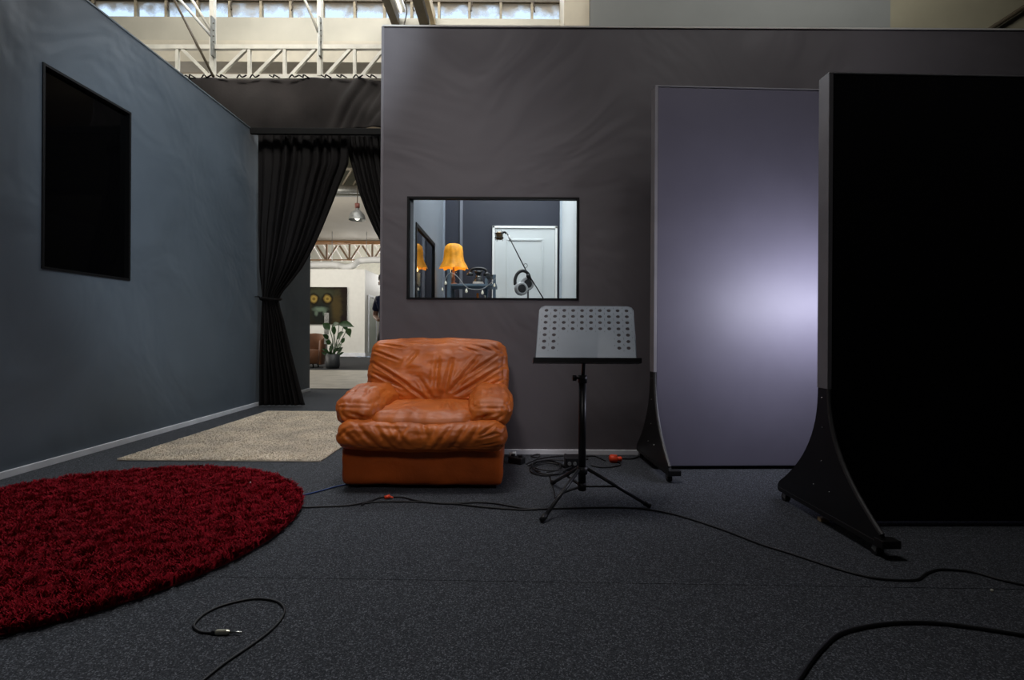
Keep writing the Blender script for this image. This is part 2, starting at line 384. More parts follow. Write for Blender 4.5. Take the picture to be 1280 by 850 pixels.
# blue metal rack
rack_m = mat('blue_painted_metal', (0.13, 0.20, 0.27), 0.4, noise_amt=.2, noise_scale=10)
RD = 4.82; rl = W(563, 350, RD).x; rr = W(618, 350, RD-.1).x; rb = W(608, 350, RD+.2).x
rk = thing('metal_rack', 'blue metal rack behind the glass carrying the orange lamp', 'rack', ((rl+rr)/2, RD, 0))
ztop = W(563, 338, RD).z; zsh = W(590, 356, RD).z
for (xx, yy, zz) in ((rl, RD-.1, ztop), (rl, RD+.22, ztop), (rr, RD-.1, ztop-.05), (rb, RD+.22, ztop-.05)):
    box('post', (xx-.014, yy-.014, 0), (xx+.014, yy+.014, zz), rack_m, rk)
for zz in (zsh, 1.0, 0.4):
    box('shelf', (rl-.014, RD-.1, zz-.022), (rr+.02, RD+.234, zz), rack_m, rk, bev=.003)
box('top_rail', (rr-.01, RD-.1, ztop-.062), (rb+.01, RD+.22, ztop-.05), black_metal, rk)
# orange lamp
lx = W(567, 330, RD+.05).x; LY = RD+.05
lt = thing('table_lamp', 'small table lamp with scalloped glowing orange cloth shade behind the glass', 'lamp', (lx, LY, zsh))
shade_m = mat('orange_lamp_shade', (0.85, 0.36, 0.02), 0.7, emit=(1.0, 0.36, 0.01), emit_s=0.32, noise_amt=.55, noise_scale=14)
zs1, zs0 = W(567, 304.5, LY).z, W(567, 336, LY).z; hs = zs1-zs0; R0 = .122
lathe('stem', [(0, zsh), (.045, zsh), (.045, zsh+.01), (.012, zsh+.03), (.02, zsh+.05), (.01, zsh+.09), (.016, zsh+.12), (.008, zsh+.15), (.008, zs1-.03)], (lx, LY, 0), mat('turned_copper_wood', (0.30, 0.13, 0.07), .35, noise_amt=.3, noise_scale=30), lt)
def scal(t, u): return 1 + (0.07*abs(math.cos(4*t)) if u < .15 else 0) + .05*math.cos(8*t)*(1-u) + .02*math.cos(13*t+5*u)
v, f = lathe_geo([(R0*1.02, 0), (R0*.93, hs*.12), (R0*.80, hs*.3), (R0*.74, hs*.5), (R0*.73, hs*.7), (R0*.66, hs*.88), (R0*.45, hs*.97), (R0*.2, hs)], (lx, LY, zs0), 64, scal)
for i in range(64): v[i].z += .014*abs(math.sin(4*2*PI*i/64)) - .006
link('lamp_shade', mesh_py(v, f), shade_m, lt, smooth=True)
lampl = bpy.data.lights.new('lamp_bulb_light', 'POINT'); lampl.energy = 1.2; lampl.color = (1, .6, .2); lampl.shadow_soft_size = .04
lo_ = bpy.data.objects.new('lamp_bulb_light', lampl); C.objects.link(lo_); lo_.location = (lx, LY, zs0-.01)

# antique telephone
tx = W(598, 345, RD+.05).x; tz = zsh
ph = thing('antique_telephone', 'black antique cradle telephone on a pale base, right of the orange lamp', 'telephone', (tx, LY, tz))
box('base', (tx-.05, LY-.06, tz), (tx+.05, LY+.06, tz+.03), mat('pale_marble', (.55, .48, .42), .3, noise_amt=.3, noise_scale=20), ph, bev=.008)
lathe('body', [(.045, .03), (.04, .06), (.022, .08), (.02, .10), (.034, .115), (.034, .135), (0, .14)], (tx, LY, tz), black_metal, ph)
lathe('dial', [(.03, .072), (.032, .08), (.03, .088)], (tx, LY, tz), chrome, ph)
v, f = merge([tube_geo(catmull([(tx-.08, LY, tz+.11), (tx-.068, LY, tz+.145), (tx-.03, LY, tz+.16), (tx+.03, LY, tz+.16), (tx+.068, LY, tz+.145), (tx+.08, LY, tz+.11)], 5), .013, 8),
              lathe_geo([(0, .09), (.03, .09), (.032, .108), (.014, .125)], (tx-.08, LY, tz), 16), lathe_geo([(0, .09), (.03, .09), (.032, .108), (.014, .125)], (tx+.08, LY, tz), 16)])
link('handset', mesh_py(v, f), black_metal, ph, smooth=True)
for s in (-1, 1): tube('cradle', [(tx+s*.01, LY, tz+.13), (tx+s*.04, LY, tz+.14), (tx+s*.045, LY, tz+.155)], .006, chrome, ph)
# string lights on the rack
sl = thing('string_lights', 'string of small pale bulbs strung along the blue rack', 'lights', (rl, RD-.13, 1.4))
YS = RD-.125
cord = [W(553, 374, YS), W(555, 360, YS), W(557, 348, YS), W(563, 341, YS), W(572, 346, YS), W(583, 359, YS), W(594, 362, YS), W(603, 361, YS), W(611, 356, YS), W(620, 347, YS)]
tube('cord', cord, .0035, mat('grey_cord', (.35, .36, .36), .5, noise_amt=.1), sl, seg=6, smooth_path=5)
bulb_m = mat('pale_bulb_glass', (.85, .82, .70), .2, emit=(1, .93, .75), emit_s=.25, noise_amt=.05)
for (x, y, r) in ((557, 354, .011), (553, 362, .009), (583, 364, .0125), (603, 366, .0125), (618, 357, .010)):
    p = W(x, y, YS); b = lathe('bulb', [(0, -r*1.3), (r*.7, -r), (r, -.2*r), (r*.8, r*.7), (r*.45, r*1.3), (r*.45, r*2)], p, bulb_m, sl, seg=14)
for nm, lab, x, c, h_, r in (('bottle', 'amber bottle on the lower shelf of the blue rack', 597, (.5, .16, .03), .27, .028), ('bottle', 'white bottle beside the amber bottle on the blue rack', 606, (.75, .7, .6), .25, .024), ('jar', 'tiny pale jar left of the amber bottle on the rack', 588, (.6, .6, .55), .22, .022)):
    p = W(x, 370, RD)
    o = lathe(nm, [(0, 0), (r, 0), (r, h_*.6), (r*.4, h_*.75), (r*.4, h_), (0, h_)], (p.x, RD, 1.0), mat('g_'+nm+str(x), c, .25, noise_amt=.2, noise_scale=20), seg=18); tag(o, lab, nm)

# microphone on boom stand with headphones
MD = 4.55
base_p = W(660, 372, MD)
ms = thing('microphone_stand', 'black boom microphone stand in front of the white door', 'mic stand', (base_p.x, MD, 0))
tube('pole', [(base_p.x, MD, .05), (base_p.x, MD, W(660, 346, MD).z)], .009, black_metal, ms)
tube('boom_arm', [W(634, 292, MD), W(657, 337, MD), W(684, 381, MD)], .0055, black_metal, ms)
tube('boom_elbow', [W(633, 292, MD), W(631, 290, MD), W(628, 291, MD)], .009, black_metal, ms)
tube('boom_sleeve', [W(635.5, 294.5, MD), W(638.5, 301, MD)], .0095, white_paint, ms)
tube('counterweight', [W(680, 375, MD), W(686, 384, MD)], .02, black_metal, ms)
tube('clamp', [W(660, 345, MD)+Vector((0, -.025, 0)), W(660, 345, MD)+Vector((0, .025, 0))], .016, black_metal, ms)
cl = W(657, 332, MD)
tube('cable_loop', [cl + Vector((.016*math.cos(t), 0, .018*math.sin(t))) for t in np.linspace(0, 2*PI, 18)], .0025, black_metal, ms, seg=6)
for k in range(3):
    a = k*2.1+.4; tube('leg', [(base_p.x, MD, .12), (base_p.x+.3*math.cos(a), MD+.3*math.sin(a), .012)], .009, black_metal, ms)
mp = W(624, 294.5, MD)
mc = thing('microphone', 'bronze studio microphone in a shock mount at the boom tip', 'microphone', mp)
bronze = mat('bronze_mesh', (.22, .13, .05), .35, metal=.7, noise_amt=.4, noise_scale=120)
lathe('mic_body', [(0, -.036), (.026, -.036), (.028, -.03), (.028, .02), (.022, .03), (0, .032)], mp, bronze, mc, seg=20)
for dz in (-.02, .018):
    tube('mount_ring', [mp + Vector((.037*math.cos(t), .037*math.sin(t), dz)) for t in np.linspace(0, 2*PI, 20)], .004, black_metal, mc, seg=6)
for k in range(4):
    a = k*PI/2+.6; tube('mount_rod', [mp+Vector((.037*math.cos(a), .037*math.sin(a), -.045)), mp+Vector((.037*math.cos(a), .037*math.sin(a), .042))], .003, black_metal, mc, seg=6)
hp = thing('headphones', 'black and silver headphones hung on the boom arm', 'headphones', W(657, 337, MD-.03))
hd = MD-.03
silver = mat('silver_plastic', (.45, .46, .47), .3, noise_amt=.1)
tube('headband', [W(644, 356, hd-.03), W(644, 349, hd-.02), W(647, 342, hd-.01), W(653, 338.5, hd), W(659, 341, hd+.02), W(662, 347, hd+.04), W(662.5, 355, hd+.05)], .0145, black_rubber, hp, smooth_path=6)
for (x, y, dd) in ((651.5, 361, -.045), (659, 355, .04)):
    c = W(x, y, hd+dd); ax = Vector((.35, -.9, .1)).normalized()
    v, f = tube_geo([c-ax*.02, c-ax*.012, c+ax*.012, c+ax*.02], [.050, .060, .060, .050], 28); link('ear_cup', mesh_py(v, f), silver, hp)
    v, f = tube_geo([c+ax*.018, c+ax*.024], [.04, .034], 28); link('cup_disc', mesh_py(v, f), black_rubber, hp)
    v, f = tube_geo([c-ax*.04, c-ax*.02], [.046, .05], 28); link('ear_pad', mesh_py(v, f), black_rubber, hp, smooth=True)

# ------------------------------------------------------------------ hall shell
hall_wall = mat('hall_wall_paint', (0.45, 0.42, 0.36), .7, noise_amt=.1, noise_scale=1)
dark_wall = mat('dark_hall_wall', (0.05, 0.05, 0.052), .8, noise_amt=.1, noise_scale=1)
struct(box('wall_far', (-10.4, 25.5, 0), (9.4, 25.6, 8), mat('far_wall_paint', (.62, .60, .52), .7, noise_amt=.1)))
struct(box('wall_far_left', (-10.5, -5.2, 0), (-10.4, 25.6, 8), dark_wall))
struct(box('wall_far_right', (9.4, -5.2, 0), (9.5, 25.6, 8), dark_wall))
struct(box('wall_rear', (-10.4, -5.2, 0), (9.4, -5.1, 8), dark_wall))
struct(box('ceiling', (-10.4, -5.2, 7.6), (9.4, 6.9, 7.7), hall_wall))
def slab(name, y0, z0, y1, z1, m, x0=-10.4, x1=9.4, t=.08):
    return struct(prism(name, [(y0, z0), (y1, z1), (y1, z1+t), (y0, z0+t)], 'x', x0, x1, m))
slab('ceiling.001', 6.9, 4.74, 15, 6.7, beige_ceiling)
slab('ceiling.002', 15, 4.90, 21.6, 4.72, mat('grey_beige_ceiling', (0.30, 0.27, 0.22), .8, noise_amt=.1, noise_scale=1))
slab('ceiling.003', 21.65, 5.6, 25.5, 7.4, white_paint)
struct(box('beam', (-10.4, 6.75, 4.72), (0.72, 6.9, 5.04), cream)).name = 'trim_6'
struct(box('trim_7', (-10.4, 6.62, 4.385), (0.72, 6.9, 4.66), mat('cream_paint_lower', (.56, .51, .41), .5, noise_amt=.1)))
struct(box('trim_8', (-10.4, 21.5, 4.62), (9, 21.64, 4.74), orange_wood))

# dirty glass of the clerestory
dg = bpy.data.materials.new('dirty_glass'); dg.use_nodes = True; nt = dg.node_tree; nt.nodes.remove(nt.nodes['Principled BSDF'])
tr_ = nt.nodes.new('ShaderNodeBsdfTransparent'); tr_.inputs[0].default_value = (.93, .97, 1, 1)
tl = nt.nodes.new('ShaderNodeBsdfTranslucent'); tl.inputs[0].default_value = (.62, .55, .46, 1)
nz = nt.nodes.new('ShaderNodeTexNoise'); nz.inputs['Scale'].default_value = 5; nz.inputs['Detail'].default_value = 6
tc = nt.nodes.new('ShaderNodeTexCoord'); nt.links.new(tc.outputs['Object'], nz.inputs['Vector'])
gz = nt.nodes.new('ShaderNodeSeparateXYZ'); nt.links.new(tc.outputs['Generated'], gz.inputs[0])
ad = nt.nodes.new('ShaderNodeMath'); ad.operation = 'MULTIPLY_ADD'; ad.inputs[1].default_value = .55; nt.links.new(gz.outputs['Z'], ad.inputs[0]); nt.links.new(nz.outputs['Fac'], ad.inputs[2])
rp = nt.nodes.new('ShaderNodeValToRGB'); rp.color_ramp.elements[0].position = .68; rp.color_ramp.elements[1].position = 1.05
rp.color_ramp.elements[0].color = (.10, .10, .10, 1); rp.color_ramp.elements[1].color = (.95, .95, .95, 1)
nt.links.new(ad.outputs[0], rp.inputs[0]); mx = nt.nodes.new('ShaderNodeMixShader')
nt.links.new(rp.outputs[0], mx.inputs[0]); nt.links.new(tr_.outputs[0], mx.inputs[1]); nt.links.new(tl.outputs[0], mx.inputs[2])
nt.links.new(mx.outputs[0], nt.nodes['Material Output'].inputs[0])
CD = 6.82
cw = struct(bpy.data.objects.new('window_4', None)); C.objects.link(cw); cw.location = (-1.5, CD, 5)
xs = [40, 79, 118, 171, 209, 248, 288, 327, 364, 404, 444, 481, 515, 549, 587, 626, 665, 704]
wx = [W(x, 15, CD).x for x in xs]; wx = [wx[0]-.41*k for k in range(5, 0, -1)] + wx
zr = [5.04, 5.30, 5.95, 6.60, 7.25]
mullion_m = mat('weathered_mullion', (.40, .34, .24), .6, noise_amt=.4, noise_scale=12)
for x in wx: box('mullion', (x-.017, CD-.03, 5.04), (x+.017, CD+.03, 7.6), mullion_m, cw)
for z in zr[1:]: box('transom', (wx[0], CD-.035, z-.016), (wx[-1], CD+.03, z+.016), brown_steel, cw)
for a, b in zip(wx, wx[1:]):
    for z0, z1 in zip(zr, zr[1:]):
        box('pane', (a+.017, CD-.003, z0+.01), (b-.017, CD+.003, z1-.016), dg, cw)
rust = mat('flaking_rust', (.10, .08, .06), .8, noise_amt=.4, noise_scale=30)
for x in wx[5::2]:                                # flaked sealant hanging on some bars
    v = [(x+.02+random.uniform(0, .018), CD-.035, 5.30-.02*k-random.uniform(0, .01)) for k in range(8)]
    tube('sealant', v, .009, rust, cw, seg=5)
# right of the clerestory: cream column, grey raised partition, cream wall with pipe
struct(box('wall_upper_column', (W(705, 15, 6.2).x, 6.2, 0), (W(738, 15, 6.2).x, 6.9, 7.6), mat('warm_cream', (.62, .55, .43), .6, noise_amt=.08)))
struct(box('wall_upper_grey', (W(738, 15, 6.1).x, 6.1, 0), (W(1113, 15, 6.1).x, 6.9, 7.6), partition_grey))
struct(box('wall_upper_right', (W(1113, 15, 6.1).x, 6.15, 0), (9.4, 6.9, 7.6), mat('yellowed_cream', (.30, .27, .19), .7, noise_amt=.25, noise_scale=1.2)))
o = tube('pipe', [W(1190, 68, 6.08), W(1235, 38, 6.08), W(1280, 9, 6.08), W(1345, -34, 6.08)], .028, brown_steel); tag(o, 'dark diagonal pipe on the cream wall at top right', 'pipe')

def truss(name, label, posts, diags, D, yt, yb, xl, xr, m, m2, w=.035, group=None):
    t = thing(name, label, 'truss', W((xl+xr)/2, yb, D), group)
    bar('chord', W(xl, yt, D), W(xr, yt, D), .05, .05, m, t); bar('chord', W(xl, yb, D), W(xr, yb, D), .05, .05, m, t)
    for x in posts: bar('post', W(x, yt, D), W(x, yb, D), w*1.1, w, m2, t)
    for (a, b) in diags: bar('brace', W(a, yt+2, D), W(b, yb-1, D), w, w, m2, t)
    return t
TD = 6.15
t1 = truss('roof_truss', 'cream steel lattice truss above the black valance', [134, 178, 222, 266, 312, 356, 400, 443.5, 487, 531],
           [(140, 174), (184, 218), (228, 262), (308, 273), (352, 318), (394, 363), (438, 407), (480, 452), (524, 496)], TD, 59.5, 96.5, 60, 560, cream_steel, cream_steel)
for x in (266, 400):
    bar('column', W(x, -60, TD), W(x, 96, TD), .062, .05, cream_steel, t1)
    v, f = bar_geo(W(x, 22, TD-.04), W(x+.5, 71, TD-.04), .075, .02); link('gusset', mesh_py(v, f), grey_steel, t1)
    for yy in (29, 38, 45, 52): ball('bolt', W(x+1, yy, TD-.055), .008, brown_steel, t1)
for (a, b, r, m, lab) in (((200, -35), (267, 96), .014, brown_steel, 'long brown steel rod slanting down to the truss at left'),
                          ((206, -22), (265, 46), .018, white_paint, 'lower white steel strut joining the left column'),
                          ((218, -35), (265, 40), .018, cream_steel, 'upper cream steel strut joining the left column'),
                          ((362, -45), (398, 40), .016, cream_steel, 'cream steel strut joining the right column')):
    tag(tube('strut', [W(*a, TD-.06), W(*b, TD-.03)], r, m, seg=10), lab, 'strut')
# rafters running towards the camera
for (ratio, h_, w, m, lab) in ((-.386, 4.93, .10, brown_steel, 'dark brown roof beam running back over the wall corner, left one'), (-.292, 4.93, .12, brown_steel, 'dark brown roof beam running back, right of the fluorescent tube')):
    X = ratio*(h_-EYE); tag(box('roof_beam', (X-w/2, 1.5, h_), (X+w/2, 6.74, h_+.14), m, bev=.004), lab, 'beam')
X = -.263*(4.93-EYE); tag(box('roof_batten', (X-.03, 1.5, 4.93), (X+.03, 6.74, 5.08), mat('pale_timber', (.55, .43, .27), .6, noise_amt=.3, noise_scale=8), bev=.004), 'pale timber batten beside the right dark roof beam', 'batten')
X = -.352*(5.0-EYE)
ft = thing('fluorescent_light', 'white fluorescent strip light between two dark roof beams', 'light', (X, 5, 5))
box('housing', (X-.045, 4.2, 5.02), (X+.045, 6.6, 5.09), white_paint, ft, bev=.006)
tube('tube', [(X, 4.25, 4.995), (X, 6.55, 4.995)], .016, mat('lit_tube', (.9, .9, .85), .3, emit=(1, .96, .85), emit_s=1.6), ft)
for yy in (4.6, 6.2): tube('bracket', [(X, yy, 5.09), (X, yy, 7.6)], .006, brown_steel, ft, seg=6)
tag(tube('hanging_cable', [W(508, -60, 6.0), W(507, 0, 6.0), W(508.5, 15, 6.0), W(505, 34, 6.0), W(506, 60, 6.0)], .007, brown_steel, seg=6, smooth_path=5), 'thin dark cable hanging in front of the roof windows', 'cable')

# ------------------------------------------------------------------ hall seen through the curtains
t2 = truss('roof_truss', 'distant truss of brown timber posts above the white room', [380, 408.5, 437, 465.5, 494], [(396+28.5*k, 407+28.5*k) for k in range(-1, 4)] + [(393+28.5*k, 382+28.5*k) for k in range(0, 4)],
           21.45, 305, 325, 372, 500, orange_wood, mat('brown_timber', (.20, .12, .06), .6, noise_amt=.3), w=.07)
for k in range(9):
    o = bar('white_brace', W(376+13*k, 303, 21.9), W(389+13*k, 326, 21.9), .07, .05, white_paint, t2)
p1, p2 = -9.4, -5.35
WB = mat('far_white_paint', (.66, .65, .60), .6, noise_amt=.05)
struct(box('wall_white_room', (p1, 18.6, 0), (p2, 24, 3.17), WB))
struct(box('baseboard_white_room', (p1, 18.57, 0), (p2+.02, 18.6, .14), white_trim))
struct(box('trim_9', (p2, 18.6, 0), (p2+.03, 24, .12), white_trim))
d2 = struct(thing('door_2', 'x', 'x', (p2, 19.6, 0))); del d2['label'], d2['category']
box('door_leaf', (p2, 19.1, 0), (p2+.02, 20.05, 2.2), mat('greenish_door', (.50, .55, .48), .5, noise_amt=.05), d2)
box('door_frame', (p2, 19.02, 0), (p2+.04, 19.1, 2.28), white_trim, d2); box('door_frame', (p2, 20.05, 0), (p2+.04, 20.13, 2.28), white_trim, d2); box('door_frame', (p2, 19.1, 2.2), (p2+.04, 20.05, 2.28), white_trim, d2)
ad_ = thing('air_duct', 'white kinked ventilation duct above the white room', 'duct', W(430, 330, 19.8))
tube('duct_tube', [W(360, 332, 19.8), W(410, 331, 19.8), W(424, 332, 19.8), W(432, 334, 19.6), W(441, 332, 19.6), W(449, 326.5, 19.8), W(462, 325, 19.8), W(505, 325, 19.8)], .125, white_paint, ad_, seg=16, smooth_path=6)
for x_ in (375, 415, 458, 495):
    q = W(x_, 328, 19.8); tube('hanger', [q, (q.x, 19.8, 4.78)], .012, grey_steel, ad_, seg=6)
# painting
pm = bpy.data.materials.new('painted_canvas'); pm.use_nodes = True; nt = pm.node_tree; b = nt.nodes['Principled BSDF']; b.inputs['Roughness'].default_value = .9; b.inputs['Specular IOR Level'].default_value = .1
tc = nt.nodes.new('ShaderNodeTexCoord'); sp_ = nt.nodes.new('ShaderNodeSeparateXYZ'); nt.links.new(tc.outputs['Generated'], sp_.inputs[0])
def mth(op, a, b_=None, c_=None):
    n = nt.nodes.new('ShaderNodeMath'); n.operation = op
    for i, x in enumerate((a, b_, c_)):
        if x is None: continue
        if isinstance(x, (int, float)): n.inputs[i].default_value = x
        else: nt.links.new(x, n.inputs[i])
    return n.outputs[0]
nz = nt.nodes.new('ShaderNodeTexNoise'); nz.inputs['Scale'].default_value = 9; nz.inputs['Detail'].default_value = 6; nt.links.new(tc.outputs['Generated'], nz.inputs['Vector'])
nsh = mth('MULTIPLY', mth('SUBTRACT', nz.outputs['Fac'], .5), 1.3)
def ell(cx, cz, rx, rz, soft=.4):
    dx = mth('POWER', mth('ABSOLUTE', mth('DIVIDE', mth('SUBTRACT', sp_.outputs['X'], cx), rx)), 2.0); dz = mth('POWER', mth('ABSOLUTE', mth('DIVIDE', mth('SUBTRACT', sp_.outputs['Z'], cz), rz)), 2.0)
    dd = mth('ADD', mth('SQRT', mth('ADD', dx, dz)), mth('MULTIPLY', nsh, soft)); n = nt.nodes.new('ShaderNodeMapRange')
    nt.links.new(dd, n.inputs[0]); n.inputs[1].default_value = 1+soft/2; n.inputs[2].default_value = 1-soft/2; return n.outputs[0]
cur = None
def mixc(fac, col):
    global cur
    n = nt.nodes.new('ShaderNodeMix'); n.data_type = 'RGBA'; nt.links.new(fac, n.inputs[0])
    if cur is None: n.inputs[6].default_value = (.013, .008, .008, 1)
    else: nt.links.new(cur, n.inputs[6])
    n.inputs[7].default_value = (*col, 1); cur = n.outputs[2]
mixc(ell(.5, .5, .42, .56, .8), (.022, .021, .012)); mixc(ell(.80, .45, .10, .38, .9), (.055, .04, .016)); mixc(ell(.2, .45, .10, .38, .9), (.055, .04, .016))
mixc(ell(.5, .84, .3, .12, .9), (.035, .038, .022)); mixc(ell(.5, .3, .2, .3, .7), (.012, .014, .012)); mixc(ell(.5, .40, .13, .06, .9), (.10, .14, .10)); mixc(ell(.42, .30, .035, .07, .9), (.09, .12, .09)); mixc(ell(.58, .30, .035, .07, .9), (.09, .12, .09))
for cx in (.37, .63): mixc(ell(cx, .68, .10, .15, .4), (.008, .006, .004)); mixc(ell(cx, .68, .062, .095, .7), (.26, .18, .045)); mixc(ell(cx, .68, .03, .04, .6), (.12, .08, .02))
nt.links.new(cur, b.inputs['Base Color'])
a, c = W(368, 405, 18.54), W(433.5, 359, 18.54)
pt = thing('painting', 'large dark painting of a furry animal face with golden eyes on white wall', 'painting', (a.x, 18.54, a.z))
box('canvas', (a.x, 18.53, a.z), (c.x, 18.59, c.z), pm, pt)
# plant
ppos = G(416, 460.5); PR = .17
pl = thing('potted_plant', 'leafy green plant in a dark grey pot in the far hall', 'plant', ppos)
lathe('pot', [(0, 0), (PR*.85, 0), (PR, .08), (PR, .35), (PR*.92, .35), (PR*.9, .30), (0, .30)], ppos, mat('dark_pot', (.035, .04, .045), .5, noise_amt=.2), pl, seg=28)
leaf_m = mat('plant_leaf', (.028, .085, .022), .4, noise_amt=.4, noise_scale=6)
def leaf_geo(base, tip, width, bend=.1):
    b0 = Vector(base); t0 = Vector(tip); dv = t0-b0; side = dv.cross(Vector((0, -1, .4))).normalized(); up = side.cross(dv).normalized(); v = []; f = []; n = 8
    for i in range(n+1):
        u = i/n; wd = width*math.sin(PI*min(1, u*1.05+.03))**.7*(1-.35*u); cpt = b0+dv*u+Vector((0, 0, 1))*bend*dv.length*math.sin(PI*u)
        v += [cpt-side*wd+up*.03*width, cpt-up*.15*width, cpt+side*wd+up*.03*width]
    for i in range(n):
        o = i*3; f += [(o, o+1, o+4, o+3), (o+1, o+2, o+5, o+4)]
    return v, f
for (sx, sy, tx_, ty_, w) in ((412, 412, 403, 404, .10), (424, 405, 443, 409, .10), (434, 411, 438, 422, .09), (411, 424, 403, 418, .06), (421, 424, 430, 415, .08), (418, 418, 416, 406, .07), (427, 429, 431, 422, .06), (413, 430, 407, 426, .07), (421, 434, 428, 431, .06), (416, 432, 412, 438, .06), (430, 406, 434, 414, .07), (415, 408, 424, 404, .07)):
    B = W(sx, sy, ppos.y+random.uniform(-.15, .15)); T = W(tx_, ty_, ppos.y+random.uniform(-.2, .2))
    tube('stem', [ppos+Vector((random.uniform(-.05, .05), 0, .3)), (ppos+Vector((0, 0, .3))+B)/2+Vector((.03, 0, .05)), B], .009, leaf_m, pl, seg=6, smooth_path=4)
    v, f = leaf_geo(B, T, w); link('leaf', mesh_py(v, f), leaf_m, pl, smooth=True)
geos = []
for k in range(26):
    a_ = random.uniform(0, 2*PI); r_ = random.uniform(.05, .17); p = ppos+Vector((r_*math.cos(a_), r_*math.sin(a_)*.7, random.uniform(.3, .42)))
    geos.append(leaf_geo(p, p+Vector((.13*math.cos(a_), .1*math.sin(a_), random.uniform(.02, .14))), .035))
v, f = merge(geos); o = link('undergrowth', mesh_py(v, f), leaf_m, pl, smooth=True); o['kind'] = 'stuff'
# sign post by the plant
sp0 = G(408.5, 461); sp0.y += .30; sx = W(408.5, 410, sp0.y).x
sg = thing('display_post', 'slim white post with pale notices beside the plant pot', 'sign', (sx, sp0.y, 0))
box('base', (sx-.07, sp0.y-.07, 0), (sx+.07, sp0.y+.07, .02), grey_steel, sg); box('post', (sx-.015, sp0.y-.01, .02), (sx+.015, sp0.y+.01, 1.36), grey_steel, sg)
pp = mat('paper_notice', (.62, .63, .62), .6, noise_amt=.45, noise_scale=30)
for (ya, yb) in ((391, 404), (405, 418), (419, 430)):
    box('notice', (sx-.055, sp0.y-.025, W(408, yb, sp0.y).z), (sx+.055, sp0.y-.012, W(408, ya, sp0.y).z), pp, sg)
# tub chair
velvet = mat('ochre_velvet', (.16, .055, .015), .7, sheen=.2, noise_amt=.3, noise_scale=5)
tcx, tcy = -5.08, 12.85
tcb = thing('tub_chair', 'rust brown velvet tub chair beyond the left wall end', 'chair', (tcx, tcy, 0))
v = []; f = []; n = 40
for i in range(n+1):
    a_ = -0.15*PI + 1.3*PI*i/n; top = .86 - .22*abs(i/n-.5)**1.5*2
    for (r_, z) in ((.36, .08), (.40, .4), (.41, top-.03), (.38, top), (.34, top-.03), (.32, .4), (.30, .08)):
        v.append(Vector((tcx+r_*math.cos(a_), tcy+r_*math.sin(a_), z)))
for i in range(n):
    for j in range(6): o = i*7+j; f.append((o, o+7, o+8, o+1))
f += [tuple(range(7)), tuple(reversed(range(n*7, n*7+7)))]
link('backrest', mesh_py(v, f), velvet, tcb, smooth=True)
lathe('seat', [(0, .10), (.28, .10), (.31, .14), (.31, .40), (.26, .45), (0, .46)], (tcx, tcy-.04, 0), velvet, tcb)
for k in range(4): a_ = PI/4+k*PI/2; tube('leg', [(tcx+.24*math.cos(a_), tcy+.24*math.sin(a_), 0), (tcx+.2*math.cos(a_), tcy+.2*math.sin(a_), .12)], [.012, .02], black_metal, tcb)
# blue plastic on the floor by the white wall
v = []; f = []
for i in range(13):
    for j in range(5):
        p = G(431+i*1.9, 448.5); v.append(Vector((p.x, 18.1+j*.09, .006+.045*abs(noise.noise(Vector((i*.7, j*.9, 3)))))))
for i in range(12):
    for j in range(4): o = i*5+j; f.append((o, o+5, o+6, o+1))
tag(link('plastic_sheet', mesh_py(v, f), mat('pale_blue_plastic', (.35, .45, .6), .3, noise_amt=.3, noise_scale=9), smooth=True), 'crumpled pale blue plastic at the foot of the white wall', 'sheet')
# pendant lamp
pd = 13.0; pc = W(446.5, 275, pd)
pe = thing('pendant_lamp', 'grey metal dome pendant lamp hanging in the far hall', 'lamp', pc)
lathe('lamp_shade', [(.21, 0), (.205, .04), (.19, .11), (.15, .18), (.09, .23), (.05, .25), (.05, .31), (0, .32)], pc, grey_steel, pe, seg=32)
ball('bulb', pc+Vector((0, 0, .06)), .07, mat('lit_bulb', (.9, .9, .85), .3, emit=(1, 1, .9), emit_s=1.0), pe)
tube('neck', [pc+Vector((0, 0, .3)), pc+Vector((0, 0, .42))], .06, mat('rusty_neck', (.25, .08, .06), .6, noise_amt=.3), pe)
tube('rod', [pc+Vector((0, 0, .4)), (pc.x, pd, 6.2)], .012, brown_steel, pe, seg=8)
tag(tube('pipe', [W(380, 236, 14.5), W(520, 238, 14.5)], .11, grey_steel, seg=16), 'thick grey pipe crossing above the far ceiling', 'pipe')
struct(box('trim_10', (-10.4, 14.9, 4.86), (9.4, 15.04, 5.0), mat('dark_beam', (.07, .07, .055), .6, noise_amt=.2)))
struct(box('wall_upper_far', (-10.4, 15.0, 4.9), (9.4, 15.1, 6.9), mat('grey_green_paint', (.17, .18, .15), .7, noise_amt=.1)))
lw = thing('lattice_truss', 'pale steel lattice above the thick grey pipe', 'truss', W(432, 226, 14.7))
for k in range(2): bar('hanger', W(395+90*k, 211, 14.7), W(395+90*k, 211, 14.7)*1.0+Vector((0, 0, 1.0)), .04, .04, cream_steel, lw)
for k in range(6): bar('brace', W(400+14*k, 232, 14.7), W(412+14*k, 212, 14.7), .06, .05, cream_steel, lw)
bar('chord', W(385, 211, 14.7), W(500, 212, 14.7), .06, .06, cream_steel, lw)

